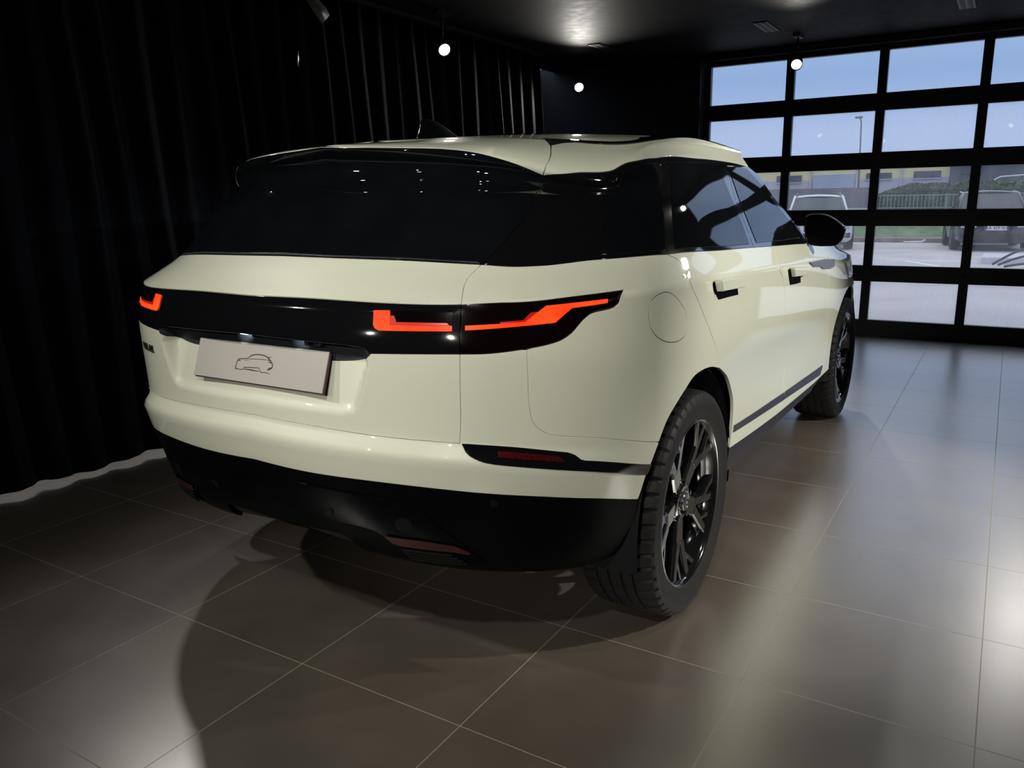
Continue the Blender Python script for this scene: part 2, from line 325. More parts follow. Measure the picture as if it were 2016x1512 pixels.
for r in range(5):
    z = Z0+(4-r)*(PH+PR); bm = bmesh.new(); zb = z-PR/2 if r < 4 else .001; zt = z+PH+PR/2 if r > 0 else z+PH+.115
    xa, xb = xs[0]-.075, xs[-1]+PW+.075
    add_box(bm, ((xa+xb)/2, YD+.03, (zb+z)/2), (xb-xa, .06, z-zb)); add_box(bm, ((xa+xb)/2, YD+.03, (z+PH+zt)/2), (xb-xa, .06, zt-z-PH))
    for k in range(ncol+1):
        a = xs[k-1]+PW if k else xa; b = xs[k] if k < ncol else xb; add_box(bm, ((a+b)/2, YD+.03, z+PH/2), (b-a, .06, PH))
    o = obj_bm('door_section', bm, M['frame'], door)
    for k in range(ncol):
        mesh('pane', [(xs[k], YD+.035, z), (xs[k]+PW, YD+.035, z), (xs[k]+PW, YD+.035, z+PH), (xs[k], YD+.035, z+PH), (xs[k], YD+.041, z), (xs[k]+PW, YD+.041, z), (xs[k]+PW, YD+.041, z+PH), (xs[k], YD+.041, z+PH)], [(0, 1, 2, 3)], GM[r], o)
    if r < 4:
        bm = bmesh.new()
        for k in range(1, ncol):
            xm = xs[k]-PM/2
            for dx in (-.022, .022):
                for dz in (-PR/2-.028, -PR/2+.028): add_cyl(bm, (xm+dx, YD, z+dz), (xm+dx, YD-.003, z+dz), .0045, n=8)
        obj_bm('rivets', bm, M['rivet'], o)
# ---- curtain on the left
def curtain(name, x0, y0, y1, z0, z1, period, amp, seed, lab):
    rnd = random.Random(seed); n = int((y1-y0)/.012); ph = 0.; off = []; zr = 14
    for i in range(n+1): ph += 2*math.pi*.012/(period*(.75+.5*rnd.random())); off.append(ph)
    am = [amp*(.7+.6*rnd.random()) for _ in range(400)]
    V, Fc = [], []
    for j in range(zr+1):
        f = j/zr
        for i in range(n+1):
            y = y0+(y1-y0)*i/n; a = am[int(off[i]/(2*math.pi)) % 400]; w = math.sin(off[i])+.25*math.sin(2*off[i]+1)
            V.append((x0-.16*f+a*(.5+.3*min(1., 3*f))*w+.012*math.sin(3*y+2*f), y+.02*math.sin(5*f+off[i]*.2), z0+(z1-z0)*f+(.008*math.sin(off[i]*.31) if j == 0 else 0)))
    for j in range(zr):
        for i in range(n): a = j*(n+1)+i; Fc.append((a, a+1, a+n+2, a+n+1))
    o = mesh(name, V, Fc, M['velvet'], None, True); o.modifiers.new('cloth', 'SOLIDIFY').thickness = .006; return tag(o, lab, 'curtain')
curtain('curtain', -2.27, -6.0, 4.9, .035, 2.80, .21, .045, 3, 'dark navy pleated curtain hanging behind the white car')
rail = tag(box('curtain_rail', (-2.45, -.6, 2.83), (.07, 11.2, .03), M['frame']), 'black curtain rail along the ceiling above the dark curtain', 'rail')
# light from the next room under the hem
al = bpy.data.lights.new('next_room_light', 'AREA'); al.shape = 'RECTANGLE'; al.size = 7.0; al.size_y = .5; al.energy = 22.; al.color = (1., .96, .9)
ao = bpy.data.objects.new('next_room_light', al); COL.objects.link(ao); ao.location = (-3.1, -1.5, .8); ao.rotation_euler = (0, 0, math.pi/2); ao.rotation_euler = Vector((.5, 0, -1)).to_track_quat('-Z', 'Y').to_euler(); ao.rotation_euler = Matrix(((0, -1, 0), (1, 0, 0), (0, 0, 1))).to_euler(); al.size = 7.
# ---- spot lamps
M['lamp_body'] = mat('black_lamp_housing', (.008, .008, .009), .5)
M['lens'] = mat('lamp_lens', (1, 1, 1), .2, emit=(1., .95, .86), estr=9.)
def spot(pos, aim, power, size, blend, lab, color=(1., .965, .885), ceil=True):
    p = Vector(pos); root = empty('spot_lamp', pos, lab, 'lamp', 'ceiling spotlights'); d = (Vector(aim)-p).normalized(); q = d.to_track_quat('Z', 'Y')
    r = .052
    h = lathe('lamp_housing', [(.0, .020), (.0, r*.8), (.02, r), (.115, r), (.122, r*1.02), (.122, r*.9), (.104, r*.86), (.104, .0005)], 32, M['lamp_body'], root, axis='z'); h.rotation_euler = q.to_euler(); h.location = -d*.112
    le = lathe('lens', [(.1125, .0005), (.111, r*.5), (.108, r*.86)], 32, M['lens'], root, axis='z'); le.rotation_euler = q.to_euler(); le.location = -d*.112
    bm = bmesh.new(); add_cyl(bm, -d*.06+Vector((0, 0, .04)), (-d.x*.06, -d.y*.06, ZCEIL-p.z), .010); add_box(bm, (-d.x*.06, -d.y*.06, ZCEIL-p.z-.015), (.06, .16, .03)); obj_bm('bracket', bm, M['lamp_body'], root)
    l = bpy.data.lights.new('spot_light', 'SPOT'); l.energy = power; l.color = color; l.spot_size = math.radians(size); l.spot_blend = blend; l.shadow_soft_size = .045
    o = bpy.data.objects.new('spot_light', l); COL.objects.link(o); o.parent = root; o.location = d*.02; o.rotation_euler = d.to_track_quat('-Z', 'Y').to_euler(); return root
for a in LAMPS: spot(*a)
# air slots in the ceiling
M['slot'] = mat('black_slot', (.004, .004, .005), .6)
for x, y, w, l in [(-1.7995, 5.1066, 0.12, 0.45), (-0.2242, 5.0906, 0.12, 0.45), (1.3054, 5.1197, 0.12, 0.45)]:
    o = empty('ceiling_vent', (x, y, ZCEIL)); tag(o, None, 'vent')
    box('vent_frame', (0, 0, -.004), (w, l, .008), M['frame'], o, .001)
    for k in range(2): box('slot', (w*(-.22+.44*k), 0, -.0095), (w*.26, l*.92, .003), M['slot'], o)
    o['_'] = 0; del o['_']
    VENTS = globals().setdefault('VENTS', []); VENTS.append(o)
for o, lab in zip(VENTS, ('black slot vent in the ceiling right of the lamp over the curtain end', 'black slot vent in the ceiling beside the lamp at the glazed door', 'black slot vent at the right end of the ceiling, over the glazed door')): o['label'] = lab
# loose strap hanging from the rail and a small clip on the curtain
M['strap'] = mat('grey_strap', (.16, .155, .145), .5, build=mottled((.13, .125, .115), (.19, .185, .175), 60))
STRAP = {'strap': [([-1.9, 1.2114, 2.5951], [-1.9, 1.3043, 2.624]), ([-1.9, 1.2399, 2.5562], [-1.9, 1.3259, 2.5889]), ([-1.9, 1.2924, 2.504], [-1.9, 1.3825, 2.5596]), ([-1.9, 1.3471, 2.4593], [-1.9, 1.4131, 2.5191])], 'clip': [([-2.235, 1.4439, 2.3554], [-2.235, 1.4682, 2.3587]), ([-2.235, 1.4441, 2.3158], [-2.235, 1.4618, 2.3181]), ([-2.235, 1.4472, 2.2611], [-2.235, 1.4538, 2.2619])]}
def strip(name, pts, w, m, lab, cat):
    V, Fc = [], []
    for p, q in pts: V += [p, q]
    n = len(pts)
    for i in range(n-1): a = 2*i; Fc.append((a, a+1, a+3, a+2))
    o = mesh(name, V, Fc, m, None, True); o.modifiers.new('thick', 'SOLIDIFY').thickness = .004; return tag(o, lab, cat)
strip('strap', STRAP['strap'], .05, M['strap'], 'pale grey strap hanging from the ceiling in front of the curtain', 'strap')
strip('clip', STRAP['clip'], .01, mat('steel_clip', (.5, .48, .44), .3, metal=.8), 'small bright clip hanging on the dark curtain left of the lamps', 'clip')

# ------------------------------------------------------------------ the yard outside
M['yard'] = mat('pale_concrete', (.50, .46, .45), .85, build=mottled((.44, .41, .40), (.56, .52, .505), .9))
M['asphalt'] = mat('grey_upper_road', (.2, .2, .21), .9)
M['grass'] = mat('grass', (.09, .15, .06), .9, build=mottled((.06, .11, .04), (.15, .21, .10), 3))
M['kerb'] = mat('brown_kerb', (.25, .19, .16), .8, build=mottled((.20, .15, .13), (.31, .25, .22), 6))
M['line'] = mat('white_road_paint', (.75, .75, .75), .7)
M['grey_wall'] = mat('grey_block_wall', (.17, .165, .18), .85, build=mottled((.14, .138, .15), (.20, .195, .21), 2))
M['yellow'] = mat('pale_yellow_cladding', (.72, .63, .36), .7, build=mottled((.68, .60, .34), (.76, .67, .39), .6))
M['grey_clad'] = mat('lilac_grey_cladding', (.46, .45, .50), .7, build=mottled((.43, .42, .47), (.50, .49, .54), .6))
M['shutter'] = mat('pale_blue_shutter', (.42, .48, .58), .6)
M['win'] = mat('dark_window', (.05, .055, .07), .15)
M['dark_bldg'] = mat('dark_grey_cladding_wall', (.075, .08, .10), .7, build=mottled((.065, .07, .09), (.09, .095, .115), 1.2))
M['steel'] = mat('galvanised_steel', (.20, .21, .22), .5, metal=.4)
M['fence'] = mat('green_grey_fence', (.22, .27, .23), .6)
M['leaf'] = mat('hedge_leaf', (.05, .09, .03), .6, build=mottled((.025, .055, .02), (.10, .15, .06), 9))
M['white_paint'] = mat('white_car_body', (.62, .63, .65), .3, coat=.8); M['dark_paint'] = mat('dark_grey_car_body', (.030, .033, .042), .25, coat=.8)
M['carglass'] = mat('parked_car_glass', (.04, .05, .06), .05); M['head'] = mat('clear_headlamp', (.45, .47, .5), .1, coat=1.)
M['cable'] = mat('dark_cable', (.05, .05, .075), .5); M['slab'] = mat('pale_slab', (.55, .55, .57), .8, build=mottled((.5, .5, .52), (.6, .6, .62), 5))
M['blue'] = mat('plate_blue', (.03, .08, .30), .4); M['ink'] = mat('plate_black', (.01, .01, .012), .5); M['pl_white'] = mat('plate_white', (.7, .72, .74), .4)
struct(box('ground', (0, 33., -.06), (120, 53.4, .08), M['yard']))
for nm, a, b, lab in (('parking_line', (-0.0923, 16.9833), (0.6598, 15.6357), 'slanting white line painted on the yard'), ('parking_line', (0.1346, 17.0105), (1.2677, 17.2449), 'white line painted straight across the yard')):
    a = Vector((*a, -.019)); b = Vector((*b, -.019)); d = (b-a).normalized(); n = Vector((-d.y, d.x, 0))*.06
    tag(mesh(nm, [a-n, b-n, b+n, a+n]+[v+Vector((0, 0, .003)) for v in (a-n, b-n, b+n, a+n)], [(0, 3, 2, 1), (4, 5, 6, 7), (0, 1, 5, 4), (1, 2, 6, 5), (2, 3, 7, 6), (3, 0, 4, 7)], M['line']), lab, 'road marking')
tag(box('kerb', (2, 24.7, .04), (40, .35, .16), M['kerb'], None, .02), 'low brown kerb along the grass bank across the yard', 'kerb')
V, Fc = [], []; nx, ny = 90, 12; rnd = random.Random(5)
for j in range(ny+1):
    for i in range(nx+1):
        f = j/ny; V.append((-22+44*i/nx, 24.95+5.1*f, .08+.80*f*f*(3-2*f)*1.0+rnd.uniform(-.02, .02)*(0 < j < ny)))
for j in range(ny):
    for i in range(nx): a = j*(nx+1)+i; Fc.append((a, a+1, a+nx+2, a+nx+1))
tag(mesh('grass_bank', V, Fc, M['grass'], None, True), 'sloping green grass bank behind the parked cars', 'grass', kind='stuff')
struct(box('upper_terrace', (0, 43.6, .42), (120, 27., .90), M['asphalt']))
# fence in front of the hedge
f0 = -2.527; fe = empty('fence', (f0, 30.25, .87), 'green grey metal bar fence in front of the hedge across the yard', 'fence')
nb = 74; pitch = .125; bm = bmesh.new()
for i in range(nb): add_box(bm, (i*pitch, 0, .28), (.022, .022, .52))
for z in (.06, .50): add_box(bm, (nb*pitch/2, 0, z), (nb*pitch, .03, .035))
obj_bm('bar_panel', bm, M['fence'], fe)
for k in range(5): box('post', (k*2.3, .05, .27), (.07, .07, .54), M['fence'], fe)
# hedge with leaf clumps
def hedge():
    rnd = random.Random(11); x0 = -2.5976; x1 = 9.; root = empty('hedge', (x0, 31.4, .87), 'long dense green hedge rounded at its left end behind the fence', 'hedge')
    def top(x): d = x-x0; return 1.7965-.87+(-.38*(max(0, 1-d/1.9))**2.2 if d < 1.9 else 0)+.03*math.sin(3*x)+.02*math.sin(7.3*x)
    V, Fc = [], []; n = 110
    prof = [(-.62, 0), (-.66, .35), (-.60, .75), (-.35, .97), (0, 1.), (.35, .95), (.6, .7), (.6, 0)]
    for i in range(n+1):
        x = x0+(x1-x0)*i/n; h = top(x)
        for y, z in prof: V.append((x-x0+rnd.uniform(-.03, .03), y+rnd.uniform(-.04, .04), z*h+rnd.uniform(-.03, .03)))
    k = len(prof)
    for i in range(n):
        for q in range(k-1): a = i*k+q; Fc.append((a, a+1, a+k+1, a+k))
    Fc.append(tuple(range(k))[::-1]); Fc.append(tuple(range(n*k, n*k+k)))
    mesh('hedge_core', V, Fc, M['leaf'], root)
    V, Fc = [], []
    for i in range(9000):
        x = x0+(x1-x0)*rnd.random()**1.5; h = top(x); a = rnd.random(); 
        if a < .5: y, z = -.66+rnd.uniform(-.05, .04), h*rnd.random()
        else: y, z = rnd.uniform(-.6, .4), h*(.97+.06*rnd.random())-.10*abs(rnd.uniform(0, .6))
        s = rnd.uniform(.03, .065); d = Vector((rnd.gauss(0, 1), rnd.gauss(0, 1)-.5, rnd.gauss(0, 1)+.5)).normalized(); u = d.orthogonal().normalized(); v = d.cross(u); c = Vector((x-x0, y, z)); b = len(V)
        V += [c-u*s, c+v*s*.6, c+u*s, c-v*s*.6]; Fc.append((b, b+1, b+2, b+3))
    tag(mesh('leaves', V, Fc, M['leaf'], root), kind='stuff')
hedge()
# low dark wall on the left, buildings behind
tag(box('yard_wall', (-3.5761-8, 36, 1.22), (16., .25, 1.0186000000000002), M['grey_wall']), 'low dark grey wall behind the white parked car', 'wall')
YB1 = 45.
bx1 = -1.1163; bl_ = empty('warehouse', (bx1, YB1, .87), 'pale yellow and grey warehouse with a roller shutter across the yard', 'building')
zg, zt = 2.2525, 3.084
box('wall', (-18, 4, (zg-.87)/2), (36, 8, zg-.87), M['grey_clad'], bl_); box('upper_wall', (-18, 4, (zg+zt)/2-.87), (36, 8, zt-zg), M['yellow'], bl_)
for a, b in (((-9.7359, 2.5346), (-8.3853, 2.1646)), ((-5.0571, 2.5387), (-3.8164, 2.2266)), ((-2.7595, 2.568), (-1.5084, 2.2113))):
    w = box('window', ((a[0]+b[0])/2-bx1, -.02, (a[1]+b[1])/2-.87), (b[0]-a[0], .10, a[1]-b[1]), M['win'], bl_)
    box('window_frame', ((a[0]+b[0])/2-bx1, -.06, b[1]-.87-.02), (b[0]-a[0]+.1, .06, .05), M['grey_clad'], w)
a, b = (-7.76, 2.5431), (-5.6285, 1.6919); sh = bmesh.new(); add_box(sh, ((a[0]+b[0])/2-bx1, -.03, (a[1]+b[1])/2-.87), (b[0]-a[0], .06, a[1]-b[1]))
for k in range(9): add_box(sh, ((a[0]+b[0])/2-bx1, -.065, b[1]-.87+(k+.5)*(a[1]-b[1])/9), (b[0]-a[0], .02, .03))
obj_bm('roller_shutter', sh, M['shutter'], bl_)
for px in (-7.8849, -5.4968, -3.3331): cyl('downpipe', (px-bx1, -.10, .1), (px-bx1, -.10, zt-.95), .05, M['grey_clad'], bl_, n=10)
b2 = empty('building', (bx1+.05, YB1-.5, .87), 'dark grey clad building to the right of the yellow warehouse', 'building')
box('wall', (9, 4, 1.1), (18, 8, 2.2), M['dark_bldg'], b2)
w2 = box('window', (-0.1801-bx1, -.02, 2.5339-.87), (.9, .1, .35), M['win'], b2)
# street lamp on its tall pole
lp = (-4.6235, 1.7031); lt = (-4.7505, 4.8926); lh = (-4.838, 5.0133)
sl = empty('street_lamp', (lp[0], 40, .87), 'thin tall street lamp with a curved arm against the sky', 'street lamp')
pts = [(0, 0, 0), ((lt[0]-lp[0])*.9, 0, lt[1]-.87-.35), ((lt[0]-lp[0]), 0, lt[1]-.87-.1), (lt[0]-lp[0]-.03, 0, lt[1]-.87), (lh[0]-lp[0], 0, lh[1]-.87-.01)]
tube('pole', pts, .035, M['steel'], sl); hb = bmesh.new(); add_box(hb, (lh[0]-lp[0]-.03, 0, lh[1]-.87), (.32, .2, .10)); obj_bm('lamp_head', hb, M['steel'], sl, bevel=.03)
# ---- parked cars: a simple lofted body, glasshouse, wheels and front details
def parked_car(name, pos, rz, lab, paint, L=4.5, W=1.82, H=1.42, nose=.95, roofrails=False, plate=None, sedan=False):
    root = empty(name, pos, lab, 'car', None, rz)
    # length runs along -y (front at y = 0), x across
    belt = H*.60; hw = W/2
    st = [(0., .80, .30, belt*.80), (.12, .93, .22, belt*.90), (.55, .99, .20, belt*.95), (1.1, 1., .20, belt*1.0), (2.2, 1., .20, belt*1.03), (3.4, 1., .20, belt*1.06), (L-.35, .98, .24, belt*1.08), (L-.08, .92, .28, belt*1.0), (L, .84, .36, belt*.9)]
    V, Fc = [], []; prof = [(.86, 0), (.97, .12), (1., .45), (.985, .75), (.94, .93), (.86, 1.)]; k = 2*len(prof)
    for y, w, z0, z1 in st:
        row = [(hw*w*a, y, z0+(z1-z0)*b) for a, b in prof]; V += row+[(-x, yy, z) for x, yy, z in row[::-1]]
    for i in range(len(st)-1):
        for q in range(k): a = i*k+q; b = i*k+(q+1) % k; Fc.append((a, b, b+k, a+k))
    Fc.append(tuple(range(k))); Fc.append(tuple(range((len(st)-1)*k, len(st)*k))[::-1])
    bo = mesh('body', V, Fc, paint, root, True); bo.data.set_sharp_from_angle(angle=.6); bb = bmesh.new(); bb.from_mesh(bo.data); bmesh.ops.recalc_face_normals(bb, faces=bb.faces); bb.to_mesh(bo.data); bb.free()
    rear = L-1.05 if sedan else L-.42
    g = [(1.05, .86, .02), (1.75, .70, H-belt-.04), (2.5, .70, H-belt), (rear-.5, .69, H-belt-.03), (rear, .80, .06)]
    if sedan: g = [(1.05, .86, .02), (1.85, .68, H-belt-.03), (2.5, .68, H-belt), (3.0, .67, H-belt-.05), (rear+.35, .76, .10)]
    tv = []
    for y, w, h in g: tv.append([(hw*w*s, y, belt*1.0+h) for s in (-1, 1)])
    bv = [[(hw*.90*s, y, belt*1.02) for s in (-1, 1)] for y in (1.0, 1.4, 2.5, rear-.2, rear+.1)]
    # roof with pillars as one skin, panes set a little proud
    def grid(name, R, m, par, off=0.):
        V, Fc = [], []
        for r in R: V += r
        n = len(R[0])
        for i in range(len(R)-1):
            for q in range(n-1): a = i*n+q; Fc.append((a, a+1, a+n+1, a+n))
        o = mesh(name, V, Fc, m, par, True); o.modifiers.new('thick', 'SOLIDIFY').thickness = .02; return o
    R = []
    for y, w, h in g[1:4]: R.append([(hw*w*u, y, belt+h+.045*(1-u*u)) for u in (-1, -.9, -.5, 0, .5, .9, 1)])
    roof_o = grid('roof', R, paint, root)
    def pane(nm, a, b, c, d, m=M['carglass']):
        return mesh(nm, [a, b, c, d]+[tuple(Vector(p)+Vector((0, .01, -.01))) for p in (a, b, c, d)], [(0, 1, 2, 3), (7, 6, 5, 4), (0, 4, 5, 1), (1, 5, 6, 2), (2, 6, 7, 3), (3, 7, 4, 0)], m, root)
    def fr(i, s, dz=0., k=1.): y, w, h = g[i]; return (hw*w*s*k, y, belt+h+dz)
    pane('windscreen', fr(0, -1), fr(0, 1), fr(1, 1, 0, .97), fr(1, -1, 0, .97)); pane('rear_window', fr(4, 1), fr(4, -1), fr(3, -1), fr(3, 1))
    for s in (1, -1):
        lo = [(hw*.90*s, 1.02, belt+.015), (hw*.90*s, 2.25, belt+.03), (hw*.90*s, rear-.1, belt+.05)]; up = [fr(1, s, -.02, 1.02), fr(2, s, -.02, 1.02), fr(3, s, -.02, 1.02)]
        for i in (0, 1): pane('side_window', lo[i], lo[i+1], up[i+1], up[i])
        tube('pillar', [fr(0, s), fr(1, s), fr(2, s), fr(3, s), fr(4, s)], .035, paint, roof_o, 6); tube('pillar', [lo[1], up[1]], .03, M['ink'], roof_o, 6)
        if roofrails: tube('roof_rail', [(hw*.64*s, 1.95, belt+g[1][2]+.02), (hw*.64*s, 2.1, belt+g[2][2]+.07), (hw*.63*s, rear-.7, belt+g[3][2]+.09), (hw*.63*s, rear-.55, belt+g[3][2]+.03)], .018, M['steel'], roof_o, 6)
        mb = bmesh.new(); add_box(mb, (s*(hw+.08), 1.35, belt+.06), (.20, .09, .13)); obj_bm('door_mirror', mb, paint, root, bevel=.03)
        hb = bmesh.new(); add_box(hb, (s*hw*.66, .045, belt*.74), (.36, .10, .15)); obj_bm('headlamp', hb, M['head'], root, bevel=.03)
        for y in (.85, L-.85):
            t = lathe('wheel', [(-.10, .20), (-.11, .29), (-.08, .325), (.08, .325), (.11, .29), (.10, .20)], 36, M['rubber'], root); t.location = (s*(hw-.10), y, .325)
            rm = lathe('rim', [(.06, .205), (.095, .20), (.08, .18), (.04, .16), (.04, .001)], 24, M['steel'], t)
            sb = bmesh.new()
            for q in range(5): a = 2*math.pi*q/5; add_box(sb, (s*.075, .11*math.cos(a), .11*math.sin(a)), (.03, .045, .19), Matrix.Rotation(-a+math.pi/2, 3, 'X'))
            obj_bm('spokes', sb, M['steel'], rm)
            if s < 0: rm.rotation_euler = (0, 0, math.pi); [setattr(c, 'rotation_euler', (0, 0, math.pi)) for c in rm.children]
            ab = lathe('wheel_arch', [(.0, .34), (.0, .40)], 36, M['ink'], root); ab.location = (s*(hw+.002), y, .33)
    gb = bmesh.new(); add_box(gb, (0, .02, belt*.70), (.72, .06, .22)); obj_bm('grille', gb, M['ink'], root, bevel=.02)
    gb = bmesh.new(); add_box(gb, (0, -.005, .36), (1.25, .08, .18)); obj_bm('lower_intake', gb, M['ink'], root, bevel=.03)
    for s in (1, -1): gb = bmesh.new(); add_box(gb, (s*hw*.72, .03, .40), (.30, .08, .14)); obj_bm('fog_lamp', gb, M['ink'], root, bevel=.03)
    wb = bmesh.new(); add_cyl(wb, (.1, 1.12, belt+.06), (-.45, 1.22, belt+.10), .008, n=6); obj_bm('wiper', wb, M['ink'], root)
    if plate:
        pz = plate[1]; pb = box('number_plate', (0, -.055, pz), (.52, .012, .112), M['pl_white'], root, .003)
        for s in (-1, 1): box('blue_band', (s*.238, -.062, pz), (.042, .003, .104), M['blue'], pb)
        to = text('plate_text', plate[0], .098, M['ink'], pb, .001, 1.02); to.location = (0, -.063, pz); to.rotation_euler = (math.pi/2, 0, 0)
    return root
wx = (-1.7673, 20.7178)
parked_car('parked_car', (wx[0]-.78, wx[1]-.70, -.02), math.radians(12), 'white parked car with roof rails, facing the glazed door', M['white_paint'], roofrails=True, H=1.42, L=4.1)
pc = (1.5004, 0.5571)
parked_car('parked_car', (pc[0], 20.7, -.02), math.radians(8), 'dark grey parked car with a white number plate at the right', M['dark_paint'], plate=('AA 429 NX', pc[1]+.02), H=1.45, L=3.75, W=1.8)
uc = (0.4982, 1.9827)
parked_car('parked_car', (uc[0]-1.0, 36.5, .87), math.radians(-90), 'white parked car seen side-on above the hedge', M['white_paint'], sedan=False, H=1.20, L=4.5)
# bits lying in the yard
sa = (1.294, 18.2475); sb_ = (1.3349, 16.2787)
tag(box('concrete_slab', (sa[0]+1.25, (sa[1]+sb_[1])/2, .04), (2.4, 1.3, .16), M['slab'], None, .02), 'pale concrete slab lying in the yard at the right, under the cables', 'slab')
c0 = (1.556, 15.8188); c1 = (2.1214, 19.7405)
for k, lab in enumerate(('dark cable looping highest over the pale slab', 'dark cable arching in the middle over the pale slab', 'dark cable lying lowest in front of the pale slab')):
    pts = []
    for i in range(25):
        f = i/24; pts.append((c0[0]+(.10*k)+f*1.7, c0[1]-.25-.35*k+f*.2, .05+(.46-.15*k)*math.sin(f*math.pi*(.75+.12*k))+.02*math.sin(9*f+k)))
    tag(tube('cable', pts, .022, M['cable']), lab, 'cable', 'cables in the yard')
pa, pb_, pc_ = (-0.8899, 23.4938), (-0.3912, 24.1772), (-0.307, 0.0885)
tag(tube('white_pipe', [(pa[0], 24.2, .01), (pb_[0], 24.2, .03), (pc_[0], 24.2, pc_[1])], .025, M['pl_white']), 'bent white pipe lying in front of the brown kerb', 'pipe')

